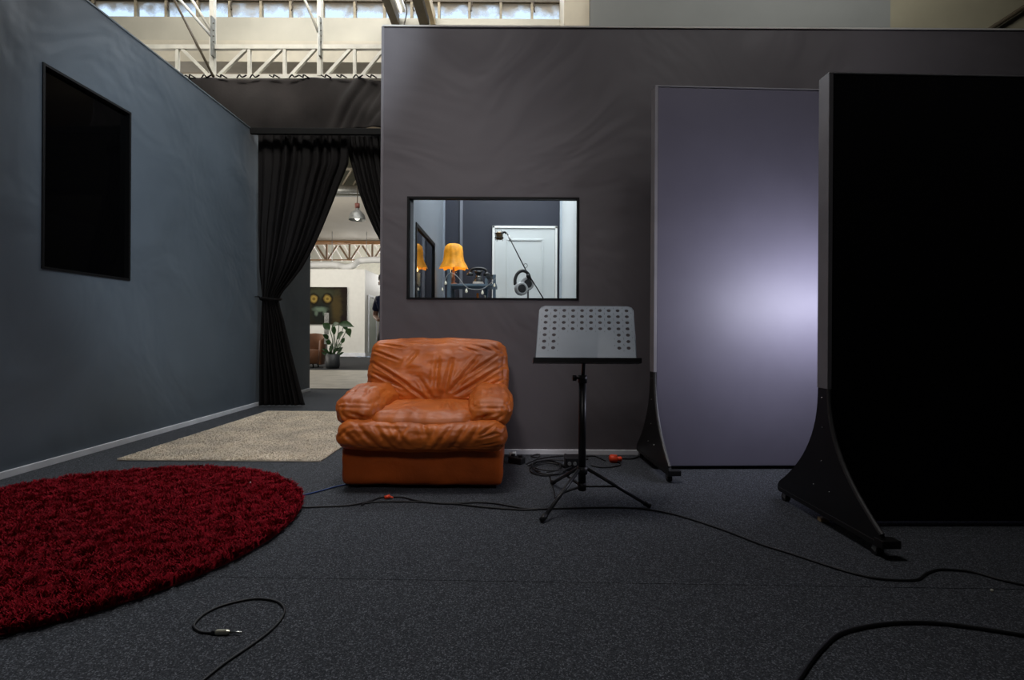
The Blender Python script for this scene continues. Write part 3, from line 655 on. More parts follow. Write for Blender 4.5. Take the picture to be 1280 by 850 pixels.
# person, mostly hidden behind the partition
def skin(name, verts, edges, radii, m, parent, sub=2):
    me = bpy.data.meshes.new(name); me.from_pydata(verts, edges, []); me.materials.append(m)
    o = link(name, me, None, parent)
    me.skin_vertices.new() if hasattr(me.skin_vertices, 'new') and not me.skin_vertices else None
    md = o.modifiers.new('skin', 'SKIN'); md.use_smooth_shade = True
    sv = me.skin_vertices[0].data
    for i, r in enumerate(radii): sv[i].radius = (r, r) if isinstance(r, float) else r
    sv[0].use_root = True
    o.modifiers.new('sub', 'SUBSURF').levels = sub; o.modifiers['sub'].render_levels = sub
    return o
PX, PY = -1.86, 7.75
skinm = mat('person_skin', (.32, .17, .11), .5, noise_amt=.1); navy = mat('navy_shirt', (.012, .022, .07), .7, noise_amt=.2); dk = mat('black_trousers', (.01, .01, .012), .7, noise_amt=.2); hair = mat('dark_hair', (.012, .009, .008), .5, noise_amt=.3)
pr = thing('person', 'person in navy T-shirt standing half hidden behind the grey partition', 'person', (PX, PY, 0))
def V3(x, y, z): return (PX+x, PY+y, z)
HX = -.07
bv = [V3(0, 0, .95), V3(0, 0, 1.15), V3(0, 0, 1.34), V3(-.01, 0, 1.44), V3(HX*.6, -.005, 1.51), V3(HX, -.02, 1.575), V3(HX, -.02, 1.645), V3(HX, -.01, 1.71), V3(HX, -.005, 1.755),
      V3(-.10, 0, .88), V3(-.11, 0, .50), V3(-.12, .02, .09), V3(-.12, -.12, .04), V3(.10, 0, .88), V3(.11, 0, .50), V3(.12, .02, .09), V3(.12, -.12, .04),
      V3(-.17, 0, 1.39), V3(-.22, .02, 1.14), V3(-.12, -.17, 1.08), V3(-.06, -.2, 1.08), V3(.17, 0, 1.39), V3(.22, .02, 1.12), V3(.22, -.08, .88), V3(.22, -.1, .82)]
be = [(0, 1), (1, 2), (2, 3), (3, 4), (4, 5), (5, 6), (6, 7), (7, 8), (0, 9), (9, 10), (10, 11), (11, 12), (0, 13), (13, 14), (14, 15), (15, 16), (2, 17), (17, 18), (18, 19), (19, 20), (2, 21), (21, 22), (22, 23), (23, 24)]
br = [.12, .10, .12, .062, .056, .066, .088, .086, .05, .085, .058, .038, .035, .085, .058, .038, .035, .052, .042, .030, .03, .052, .042, .030, .03]
skin('body', bv, be, br, skinm, pr)
sv_ = [V3(0, 0, .84), V3(0, 0, .92), V3(0, 0, 1.05), V3(0, 0, 1.18), V3(0, 0, 1.34), V3(-.01, 0, 1.455), V3(-.17, 0, 1.385), V3(-.215, .015, 1.2), V3(.17, 0, 1.385), V3(.215, .015, 1.2)]
skin('shirt', sv_, [(0, 1), (1, 2), (2, 3), (3, 4), (4, 5), (4, 6), (6, 7), (4, 8), (8, 9)], [(.18, .14), (.175, .14), (.16, .13), (.165, .135), (.17, .14), (.085, .08), .074, .064, .074, .064], navy, pr)
tv = [V3(0, 0, 1.02), V3(0, 0, .92), V3(-.10, 0, .80), V3(-.11, 0, .50), V3(-.12, .02, .07), V3(.10, 0, .80), V3(.11, 0, .50), V3(.12, .02, .07)]
skin('trousers', tv, [(0, 1), (1, 2), (2, 3), (3, 4), (1, 5), (5, 6), (6, 7)], [.13, .135, .105, .078, .062, .105, .078, .062], dk, pr)
for s in (-.088, .088): ball('ear', V3(HX+s, 0, 1.635), .022, skinm, pr, (.5, .8, 1.3))
for s in (-.12, .12): rbox('shoe', (.05, .14, .04), .035, dk, pr, V3(s, -.06, .04), n=(6, 8, 6))
rbox('hair', (.098, .10, .075), .072, hair, pr, V3(HX, .022, 1.712), n=(12, 12, 12))
skin('nose', [V3(HX, -.102, 1.645), V3(HX, -.122, 1.61)], [(0, 1)], [.012, .015], skinm, pr, 1)
for s in (-.033, .033): ball('eye', V3(HX+s, -.100, 1.652), .010, black_frame, pr)
box('mouth', V3(HX-.024, -.098, 1.572), V3(HX+.024, -.085, 1.581), mat('lips', (.25, .08, .07), .5), pr)
for k in range(4):
    q = V3(-.06+.0, -.22, 1.10-.016*k); tube('finger', [q, (q[0]+.05, q[1]-.02, q[2]-.01), (q[0]+.075, q[1]+.01, q[2]-.02)], .008, skinm, pr, seg=8)
    q = V3(.20+.016*k, -.105, .80); tube('finger', [q, (q[0], q[1]-.01, q[2]-.05), (q[0], q[1]+.005, q[2]-.08)], .008, skinm, pr, seg=8)
tube('thumb', [V3(-.06, -.18, 1.12), V3(-.03, -.2, 1.15)], .01, skinm, pr, seg=8); tube('thumb', [V3(.19, -.12, .85), V3(.165, -.14, .80)], .01, skinm, pr, seg=8)

# ------------------------------------------------------------------ curtains
def cloth(name, rows, D0, nf, m, nu=150, nv=70, seed=0, parent=None, wob=.7):
    """rows: (y, xl, xr, amp, dY) from top to bottom; pixels only give the real width at depth D0"""
    ys = [r[0] for r in rows]; v = []; f = []
    for j in range(nv+1):
        y = ys[0] + (ys[-1]-ys[0])*j/nv
        xl, xr, am, dY = (float(np.interp(y, ys, [r[k] for r in rows])) for k in (1, 2, 3, 4))
        for i in range(nu+1):
            u = i/nu; ph = u*nf*2*PI + wob*4*noise.noise(Vector((u*4, y*.004, seed)))
            a = am*(.7+.6*noise.noise(Vector((u*7, y*.003, seed+5))))
            dd = dY + a*math.sin(ph) + .3*a*math.sin(2.3*ph+1) 
            w = W(xl+(xr-xl)*(u + .35/nf*math.cos(ph)/2/PI), y, D0); v.append(Vector((w.x, D0+dd, w.z)))
    for j in range(nv):
        for i in range(nu): o = j*(nu+1)+i; f.append((o, o+1, o+nu+2, o+nu+1))
    o = link(name, mesh_py(v, f), m, parent, smooth=True)
    sd = o.modifiers.new('thick', 'SOLIDIFY'); sd.thickness = .004
    return o
CU = 6.08
o = cloth('curtain', [(166, 322, 436, .028, 0), (205, 322, 434.5, .03, 0), (228, 322, 425, .03, 0), (255, 322, 415, .035, 0), (285, 322, 403, .04, 0), (310, 323, 392, .042, 0), (335, 324, 378, .045, 0), (352, 326, 365, .045, 0),
          (366, 328, 353, .05, 0), (374, 329, 348, .05, 0), (384, 328, 350, .05, 0), (400, 327, 355, .05, 0), (440, 325, 364, .05, 0), (480, 323.5, 374, .055, 0), (506, 322.5, 381, .06, 0)], CU, 9, black_cloth, nu=220, nv=120, seed=1)
tag(o, 'long black curtain gathered and tied against the left wall', 'curtain', 'black curtains at the passage')
o = cloth('curtain', [(166, 430, 500, .028, .05), (190, 433, 500, .03, .05), (215, 440, 500, .03, .05), (240, 447, 503, .03, .05), (262, 455, 507, .03, .05), (285, 465, 512, .03, .05), (305, 476, 517, .035, .05), (330, 490, 520, .04, .05), (360, 504, 524, .045, .05), (384, 508, 527, .045, .05), (430, 500, 530, .045, .05), (500, 492, 534, .05, .05)], CU, 9, black_cloth, nu=160, nv=90, seed=9)
tag(o, 'right black curtain swept behind the grey partition', 'curtain', 'black curtains at the passage')
tb = W(338.5, 374, CU)
tie = thing('curtain_tie', 'black cloth tie holding the left curtain to a wall hook', 'tie', tb)
tube('band', [tb+Vector((.115*math.cos(t), .075*math.sin(t), .008*math.sin(t*2))) for t in np.linspace(0, 2*PI, 30)], .016, black_cloth, tie, seg=8)
tube('loop', [tb+Vector((-.11, -.02, .0)), W(324, 371, CU-.1), (LX+.03, CU+.03, tb.z+.03)], .007, black_cloth, tie, seg=6)
tube('hook', [(LX, CU+.03, tb.z+.03), (LX+.035, CU+.03, tb.z+.03), (LX+.035, CU+.03, tb.z+.05)], .006, black_metal, tie, seg=6)
o = tag(box('curtain_rod', (LX+.01, 5.95, W(400, 169, 5.98).z), (-.6, 5.99, W(400, 161, 5.98).z), black_frame, bev=.005), 'black rail carrying the curtains across the passage', 'rail')
vl = thing('valance', 'faded black cloth valance tied under the cream truss', 'valance', W(380, 130, 6.12))
v = []; f = []; nu, nv = 160, 24
for j in range(nv+1):
    for i in range(nu+1):
        x = 190+330*i/nu; s = j/nv; y = 98.5 + (1-abs(math.sin(i*.21)))*1.3*(1-s) + 64*s
        fold = .012*math.sin(i*.21)*(1-s) + .09*noise.noise(Vector((x*.014, s*1.2, 2))) + (.11*abs(noise.noise(Vector(((x+34*s)*.05, s*.4, 8))))*min(1, (x-400)/40) if x > 400 else .008*noise.noise(Vector((x*.05, s, 8))))
        w = W(x, y, 6.12); v.append(Vector((w.x, 6.12-fold, w.z)))
for j in range(nv):
    for i in range(nu): o_ = j*(nu+1)+i; f.append((o_, o_+1, o_+nu+2, o_+nu+1))
o = link('cloth', mesh_py(v, f), valance_cloth, vl, smooth=True); o.modifiers.new('t', 'SOLIDIFY').thickness = .004
for x in list(range(196, 480, 21)):
    q = W(x+random.uniform(-4, 4), 97.5, 6.10); s_ = random.choice((-1, 1))
    tube('tie_knot', [q+Vector((-.05*s_, -.02, -.01)), q+Vector((-.01, -.035, .02)), q+Vector((.02*s_, -.03, -.005)), q+Vector((.07*s_, -.03, .02))], .008, black_cloth, vl, seg=6, smooth_path=4)

# ------------------------------------------------------------------ rugs
def tufts(cx_fn, n, h0, h1, w, lean, m, parent, name='pile', z0=0.012, seg=2, var=.35, fr=22):
    P = cx_fn(n); n = len(P)
    ang = rng.uniform(0, 2*PI, n); ln = rng.uniform(lean*.4, lean, n); hh = rng.uniform(h0, h1, n)
    # clumping: neighbouring tufts lean alike
    cl = np.array([noise.noise(Vector((p[0]*fr, p[1]*fr, 0)))*5 for p in P]); ang = cl*1.3 + rng.normal(0, 1.2, n)
    hs_ = np.array([.9+var*noise.noise(Vector((p[0]*16, p[1]*16, 4))) for p in P]); hh = hh*hs_
    dx, dy = np.cos(ang), np.sin(ang); ax, ay = -dy, dx
    base = np.stack([P[:, 0], P[:, 1], np.full(n, z0)], 1)
    mid = base + np.stack([dx*ln*.35, dy*ln*.35, hh*.65], 1); tip = base + np.stack([dx*ln, dy*ln, hh], 1)
    sd = np.stack([ax, ay, np.zeros(n)], 1)*w
    V = np.stack([base-sd*.8, base+sd*.8, mid-sd, mid+sd, tip-sd*.45, tip+sd*.45], 1).reshape(-1, 3)
    I = (np.arange(n)*6)[:, None]; Fq = np.concatenate([I+np.array([[0, 1, 3, 2]]), I+np.array([[2, 3, 5, 4]])], 0)
    me = bpy.data.meshes.new('pile'); me.vertices.add(len(V)); me.vertices.foreach_set('co', V.astype('f').ravel())
    me.loops.add(Fq.size); me.loops.foreach_set('vertex_index', Fq.astype('i').ravel())
    me.polygons.add(len(Fq)); me.polygons.foreach_set('loop_start', np.arange(0, Fq.size, 4, dtype='i'))
    me.update(calc_edges=True); me.validate()
    o = link(name, me, m, parent); o['kind'] = 'stuff'; return o
RC, RR = (-1.985, 2.315), .965
red = mat('crimson_shag', (.36, .009, .022), .8, spec=.1, noise_amt=.6, noise_scale=45)
red_b = mat('crimson_backing', (.16, .003, .008), .9, noise_amt=.3)
rug = thing('round_rug', 'round crimson shag rug on the carpet at left', 'rug', (RC[0], RC[1], 0))
lathe('backing', [(0, .012), (RR*.985, .012), (RR*.99, .004), (RR*.985, 0.0005), (0, 0.0005)], (RC[0], RC[1], 0), red_b, rug, seg=96)
def disc(n):
    a = rng.uniform(0, 2*PI, n); r = RR*np.sqrt(rng.uniform(0, 1, n)); return np.stack([RC[0]+r*np.cos(a), RC[1]+r*np.sin(a)], 1)
tufts(disc, 150000, .022, .036, .0027, .024, red, rug)
ball('lint', G(313, 603, .045), .004, white_paint, rug)
be_ = mat('beige_shag', (.88, .80, .67), .85, spec=.15, noise_amt=.22, noise_scale=4); beb = mat('beige_backing', (.80, .72, .60), .9, noise_amt=.3)
bx0, bx1, by0, by1 = -2.72, -1.315, 3.53, 5.70
rug2 = thing('beige_rug', 'rectangular cream beige rug between left wall and armchair', 'rug', ((bx0+bx1)/2, (by0+by1)/2, 0))
box('backing', (bx0, by0, .0005), (bx1, by1, .010), beb, rug2, bev=.003)
tufts(lambda n: np.stack([rng.uniform(bx0, bx1, n), rng.uniform(by0, by1, n)], 1), 170000, .006, .010, .0022, .008, be_, rug2, z0=.009, var=.12, fr=60)

# ------------------------------------------------------------------ armchair
lm = bpy.data.materials.new('tan_leather'); lm.use_nodes = True; nt = lm.node_tree; b = nt.nodes['Principled BSDF']
tc = nt.nodes.new('ShaderNodeTexCoord')
n1 = nt.nodes.new('ShaderNodeTexNoise'); n1.inputs['Scale'].default_value = 5; n1.inputs['Detail'].default_value = 6; nt.links.new(tc.outputs['Object'], n1.inputs['Vector'])
r1 = nt.nodes.new('ShaderNodeValToRGB'); e = r1.color_ramp.elements; e[0].position = .3; e[1].position = .7; e[0].color = (.38, .085, .012, 1); e[1].color = (.64, .165, .022, 1)
nt.links.new(n1.outputs['Fac'], r1.inputs[0])
# darker worn stain, upper right of the backrest
sx_ = nt.nodes.new('ShaderNodeVectorMath'); sx_.operation = 'DISTANCE'; sx_.inputs[1].default_value = (-.13, 3.42, .76); nt.links.new(tc.outputs['Object'], sx_.inputs[0])
mr = nt.nodes.new('ShaderNodeMapRange'); nt.links.new(sx_.outputs['Value'], mr.inputs[0]); mr.inputs[1].default_value = .06; mr.inputs[2].default_value = .17; mr.inputs[3].default_value = .75; mr.inputs[4].default_value = 0
mn = nt.nodes.new('ShaderNodeMath'); mn.operation = 'MULTIPLY'; nt.links.new(mr.outputs[0], mn.inputs[0]); nt.links.new(n1.outputs['Fac'], mn.inputs[1])
m1 = nt.nodes.new('ShaderNodeMix'); m1.data_type = 'RGBA'; nt.links.new(mn.outputs[0], m1.inputs[0]); nt.links.new(r1.outputs[0], m1.inputs[6]); m1.inputs[7].default_value = (.05, .02, .02, 1)
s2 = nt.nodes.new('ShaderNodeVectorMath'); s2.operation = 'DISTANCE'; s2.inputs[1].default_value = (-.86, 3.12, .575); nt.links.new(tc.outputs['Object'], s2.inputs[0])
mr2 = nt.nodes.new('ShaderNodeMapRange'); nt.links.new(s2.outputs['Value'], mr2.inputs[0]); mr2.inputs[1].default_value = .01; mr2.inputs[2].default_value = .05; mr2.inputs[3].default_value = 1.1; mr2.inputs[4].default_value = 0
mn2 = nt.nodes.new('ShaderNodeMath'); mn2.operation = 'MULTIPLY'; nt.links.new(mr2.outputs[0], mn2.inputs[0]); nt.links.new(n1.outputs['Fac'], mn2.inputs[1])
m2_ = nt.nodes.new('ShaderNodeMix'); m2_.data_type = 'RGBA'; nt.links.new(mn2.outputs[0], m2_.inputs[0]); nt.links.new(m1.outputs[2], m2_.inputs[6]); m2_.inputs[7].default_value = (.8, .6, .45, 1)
nt.links.new(m2_.outputs[2], b.inputs['Base Color'])
b.inputs['Roughness'].default_value = .42; b.inputs['Specular IOR Level'].default_value = .42
prev = None
for sc, st, di in ((12, .16, .010), (180, .2, .002)):
    n = nt.nodes.new('ShaderNodeTexNoise'); n.inputs['Scale'].default_value = sc; n.inputs['Detail'].default_value = 3; n.inputs['Distortion'].default_value = .8 if sc < 50 else 0
    nt.links.new(tc.outputs['Object'], n.inputs['Vector']); bp = nt.nodes.new('ShaderNodeBump'); bp.inputs['Strength'].default_value = st; bp.inputs['Distance'].default_value = di
    nt.links.new(n.outputs['Fac'], bp.inputs['Height'])
    if prev: nt.links.new(prev.outputs[0], bp.inputs['Normal'])
    prev = bp
nt.links.new(prev.outputs[0], b.inputs['Normal'])
ACX = -.505
ch = thing('leather_armchair', 'worn tan leather armchair with plump cushions by the grey partition', 'armchair', (ACX, 3.3, 0))
def seg_d(px, py, s):
    ax, ay, bx, by = s[:4]; dx, dy = bx-ax, by-ay; t = max(0, min(1, ((px-ax)*dx+(py-ay)*dy)/(dx*dx+dy*dy))); return math.hypot(px-ax-t*dx, py-ay-t*dy), t
def creases(u, v, segs, wd, am):
    r = 0
    for s in segs:
        d_, t = seg_d(u, v, s); k = s[4] if len(s) > 4 else 1
        fade = math.sin(PI*min(1, max(0, .08+.84*t)))
        r += -am*k*fade*math.exp(-(d_/wd)**2) + am*.55*k*fade*math.exp(-((d_-wd*2.1)/wd)**2)
    return r
BS = [(-.98, .62, -.55, .28), (-.98, .25, -.38, -.45, 1.3), (-.98, -.08, -.45, -.55), (-.95, -.45, -.5, -.8, 1.2), (-.6, -.2, -.1, -.88), (-.25, -.2, -.02, -.9, .7), (.02, .5, .0, -.7, .6), (.22, .35, .12, -.75, .8),
      (.62, .45, .22, -.62, 1.1), (.95, .55, .35, -.3, .9), (.97, .12, .3, -.72, 1.2), (.97, -.3, .45, -.8), (-.85, .85, -.5, .7, .8), (.5, .85, .8, .6, .9), (.35, .75, .6, .55, .7), (-.3, .6, -.45, .1, .5), (-.55, -.95, .55, -.9, .8), (.75, .9, .95, .5, .8)]
def back_disp(u, y, w):
    k = 1.0 if y < 0 else .2
    return k*(creases(u, w, BS, .030, .0095) + .010*noise.noise(Vector((u*3, y, w*3))) + .0022*noise.noise(Vector((u*9, y, w*8))))
def back_def(p):
    p = p.copy(); t = (p.z+.24)/.48           # narrows a little towards the top; lower middle pushed out
    p.x *= 1.0 - .035*max(0, t); 
    p.z += .035*(abs(p.x)/.47)**2*((1-t) - .25*t)
    return p
rbox('back_cushion', (.468, .10, .225), .062, lm, ch, (ACX+.006, 3.50, .612), n=(170, 16, 90), bulge=.03, disp=back_disp, deform=back_def, rot=-.30)
RS = [(-.9, .3, -.7, -.4), (-.75, .6, -.45, -.5, 1.2), (-.55, .6, -.3, -.5, 1.2), (-.35, .7, -.12, -.4), (-.15, .6, -.3, -.2, .8), (.02, .7, .1, -.2), (.2, .6, .05, -.5, .8), (.38, .6, .18, -.4), (.55, .6, .35, -.5, 1.1), (.7, .65, .55, -.3), (.88, .55, .7, .1, 1.3), (.9, .2, .7, 0, 1.3), (.9, -.2, .7, -.35), (-.95, 0, -.8, .4)]
def roll_disp(u, y, w):
    a = math.atan2(w, -y)/1.6
    return creases(u, a, RS, .030, .0055) + .008*noise.noise(Vector((u*3, y*1.5, w*2))) + .0018*noise.noise(Vector((u*12, y*3, w*4)))
def roll_def(p):
    p = p.copy(); p.z += -.012*(1-(p.x/.48)**2) - .02*max(0, abs(p.x)/.48-.85)*3; return p
rbox('front_roll', (.482, .13, .088), .086, lm, ch, (ACX, 2.945, .325), n=(170, 28, 30), disp=roll_disp, deform=roll_def)
SS = [(-.8, -.6, -.4, .1), (-.55, -.9, -.3, -.3), (.35, -.8, .3, .2, 1.3), (.6, -.9, .38, .1, 1.2), (.85, -.7, .5, .2), (-.1, -.9, -.3, -.6), (-.85, .1, -.6, .6)]
def seat_disp(u, y, w): return (creases(u, y, SS, .035, .008) if w > 0 else 0) + .008*noise.noise(Vector((u*4, y*3, w)))
rbox('seat_cushion', (.30, .29, .09), .06, lm, ch, (ACX, 3.17, .36), n=(60, 50, 10), bulge=.02, disp=seat_disp)
for s in (-1, 1):
    AS = [(-.9, -.75, .9, -.78, .7), (-.4, -.9, -.2, -.2), (.3, -.7, .5, .3), (-.7, .1, .6, .25, .8), (-.6, .5, .5, .7, .7)]
    FS = [(-.8, .55, .8, .6, .7), (-.6, -.2, .2, .2), (.1, -.5, .6, .1), (-.3, -.6, -.1, .2), (.5, .8, .7, .2)]
    def arm_disp(u, y, w, s=s):
        r = .009*noise.noise(Vector((u*2+s*7, y*3, w*2))) + .002*noise.noise(Vector((u*8+s*3, y*9, w*7)))
        if w > .99 : r += creases(u*s, y, AS, .08, .005)
        if y < -.99: r += creases(u*s, w, FS, .09, .006)
        return r
    def arm_def(p, s=s):
        p = p.copy(); t = (p.y+.36)/.72; p.x += -s*.035*t*t; p.x += s*.02*(p.z/.1)*(1-t); p.z += -.018*(1-t) + .03*math.sin(PI*min(1, t*1.1))*(p.z > 0)
        if t < .2: p.z -= .01
        return p
    rbox('armrest', (.128, .36, .085), .076, lm, ch, (ACX+s*.378, 3.26, .455), n=(34, 70, 26), bulge=.012, disp=arm_disp, deform=arm_def)
lm_dark = mat('tan_leather_base', (.52, .10, .012), .42, spec=.4, noise_amt=.3, noise_scale=4, bump=.15, bump_scale=150, bump2=.2, bump2_scale=5)
def base_disp(u, y, w): return .005*noise.noise(Vector((u*3, y*2, w*2)))
rbox('base', (.462, .385, .118), .035, lm_dark, ch, (ACX-.006, 3.305, .138), n=(40, 30, 12), disp=base_disp)
rbox('back_shell', (.45, .06, .27), .05, lm_dark, ch, (ACX, 3.64, .50), n=(20, 6, 16), rot=-.08)
rbox('side_panel', (.05, .34, .10), .04, lm_dark, ch, (ACX-.385, 3.32, .33), n=(8, 20, 8)); rbox('side_panel', (.05, .34, .10), .04, lm_dark, ch, (ACX+.385, 3.32, .33), n=(8, 20, 8))
for sx_2 in (-.4, .4):
    for yy in (2.98, 3.63): box('foot', (ACX+sx_2-.02, yy-.02, 0), (ACX+sx_2+.02, yy+.02, .022), black_rubber, ch)

# ------------------------------------------------------------------ music stand
mb, mt_ = W(732.5, 449.5, 2.52), W(733, 383, 2.75)
st = thing('music_stand', 'black music stand with perforated grey desk beside the armchair', 'music stand', (mb.x-.005, 2.66, 0))
desk_m = mat('grey_satin_desk', (.22, .26, .30), .38, spec=.6, noise_amt=.08, noise_scale=6, coat=.2)
ux = Vector((1, .015, .0)).normalized(); uz = (mt_-mb).normalized(); un = ux.cross(uz).normalized()
Wd, Hd = .500, (mt_-mb).length
# perforated plate: cells with octagonal holes
cols = 10; cx = [-.213+i*.0475 for i in range(cols)]; rowz = [Hd-.031-i*.0425 for i in range(7)]
holes = {(i, j) for j in range(7) for i in range(cols) if j < 4 or i in (0, 1, 8, 9)}
gx = [-Wd/2] + [cx[0]-.02375] + [c+.02375 for c in cx] + [Wd/2]; gz_ = [0] + [z-.02125 for z in reversed(rowz)] + [rowz[0]+.02125, Hd]
bm = bmesh.new(); cache = {}
def PV(x, z, d_):
    # rounded top corners
    rr_ = .03; xx, zz = x, z
    for s in (-1, 1):
        ccx, ccz = s*(Wd/2-rr_), Hd-rr_
        if s*(x-ccx) > 0 and z > ccz:
            q = Vector((x-ccx, z-ccz)); L = q.length
            if L > rr_: q = q/L*rr_; xx, zz = ccx+q.x, ccz+q.y
    key = (round(xx, 5), round(zz, 5), d_)
    if key not in cache: cache[key] = bm.verts.new(mb + ux*xx + uz*zz + un*(d_*.0012))
    return cache[key]
for d_ in (-1, 1):
    for i in range(len(gx)-1):
        for j in range(len(gz_)-1):
            xa, xb, za, zb = gx[i], gx[i+1], gz_[j], gz_[j+1]
            hi_, hj = i-1, 6-(j-1)
            if 0 <= hi_ < cols and 0 <= hj < 7 and (hi_, hj) in holes:
                hx, hz, hr = cx[hi_], rowz[hj], .0105; N = 16
                ring = [PV(hx+hr*math.cos(2*PI*k/N), hz+hr*math.sin(2*PI*k/N), d_) for k in range(N)]
                cor = []
                for k in range(N):
                    ca, sa = math.cos(2*PI*k/N), math.sin(2*PI*k/N); mm = max(abs(ca)/.02375, abs(sa)/.02125); cor.append(PV(hx+ca/mm, hz+sa/mm, d_))
                cpt = [PV(xb, zb, d_), PV(xa, zb, d_), PV(xa, za, d_), PV(xb, za, d_)]
                for k in range(N):
                    q = [ring[k], cor[k]]
                    k2 = (k+1) % N
                    if k in (1, 5, 9, 13) and cpt[(k-1)//4] not in (cor[k], cor[k2]): q.append(cpt[(k-1)//4])
                    q += [cor[k2], ring[k2]]
                    try: bm.faces.new(q)
                    except ValueError: pass
            else:
                q = []
                for p in (PV(xa, za, d_), PV(xb, za, d_), PV(xb, zb, d_), PV(xa, zb, d_)):
                    if p not in q: q.append(p)
                if len(q) > 2:
                    try: bm.faces.new(q)
                    except ValueError: pass
o = link('desk', bm_mesh(bm), desk_m, st)
tube('desk_edge', [mb+ux*x+uz*z for x, z in ((-Wd/2, 0), (-Wd/2, Hd-.03), (-Wd/2+.009, Hd-.009), (-Wd/2+.03, Hd), (Wd/2-.03, Hd), (Wd/2-.009, Hd-.009), (Wd/2, Hd-.03), (Wd/2, 0))], .0025, desk_m, st, seg=6)
lipv = []
for x in (-Wd/2-.012, Wd/2+.012):
    for q in (mb+un*.004+uz*-.004, mb+un*-.03*1+uz*.0+Vector((0, -.03, .004)), mb+Vector((0, -.055, .012)), mb+Vector((0, -.058, -.012)), mb+Vector((0, .006, -.022))):
        lipv.append(q+ux*x)
link('ledge', mesh_py(lipv, [(0, 1, 2, 3, 4), (9, 8, 7, 6, 5)] + [(i, i+5, (i+1) % 5+5, (i+1) % 5) for i in range(5)]), black_metal, st)
pb = Vector((W(727.5, 600, 2.66).x, 2.66, 0)); zc = W(727, 470, 2.66).z
tube('inner_pole', [pb+Vector((0, 0, zc-.05)), pb+Vector((.005, .0, W(727, 455, 2.66).z)), mb+uz*.12-un*.03], .010, black_metal, st)
bar('desk_bracket', mb+ux*-.03+uz*.10-un*.02, mb+ux*.03+uz*.10-un*.02, .03, .03, black_metal, st)
tube('outer_pole', [pb+Vector((0, 0, .10)), pb+Vector((0, 0, zc))], .0195, black_metal, st, seg=16)
tube('collar', [pb+Vector((0, 0, zc-.035)), pb+Vector((0, 0, zc+.005))], .0235, black_metal, st, seg=16)
tube('knob_shaft', [pb+Vector((0, 0, zc-.01)), pb+Vector((-.05, -.005, zc-.01))], .006, black_metal, st)
tube('knob', [pb+Vector((-.034, -.004, zc-.01)), pb+Vector((-.052, -.005, zc-.01))], .016, black_metal, st, seg=10)
zh = W(727, 586, 2.66).z
tube('leg_hub', [pb+Vector((0, 0, zh-.025)), pb+Vector((0, 0, zh+.012))], .028, mat('worn_black_plastic', (.03, .03, .032), .4, noise_amt=.3), st, seg=16)
tube('pole_end', [pb+Vector((0, 0, .085)), pb+Vector((0, 0, .125))], .022, black_metal, st, seg=16)
leg_m = mat('dark_grey_tube', (.035, .035, .038), .35, noise_amt=.2)
for (x, y) in ((678, 653), (811, 635), (691, 606)):
    g = G(x, y); dv = (g-pb); dv.z = 0; dn = dv.normalized(); top_ = pb+dn*.03+Vector((0, 0, zh)); ft_ = g+Vector((0, 0, .012))
    L = tube('leg', [top_, ft_-dn*.0], .0095, leg_m, st)
    tube('rubber_foot', [ft_-(ft_-top_).normalized()*.03, ft_+dn*.008+Vector((0, 0, 0))], .0135, black_rubber, L)
    mid = top_.lerp(ft_, .48); bar('brace', pb+Vector((0, 0, .105))+dn*.015, mid, .014, .006, black_metal, st)

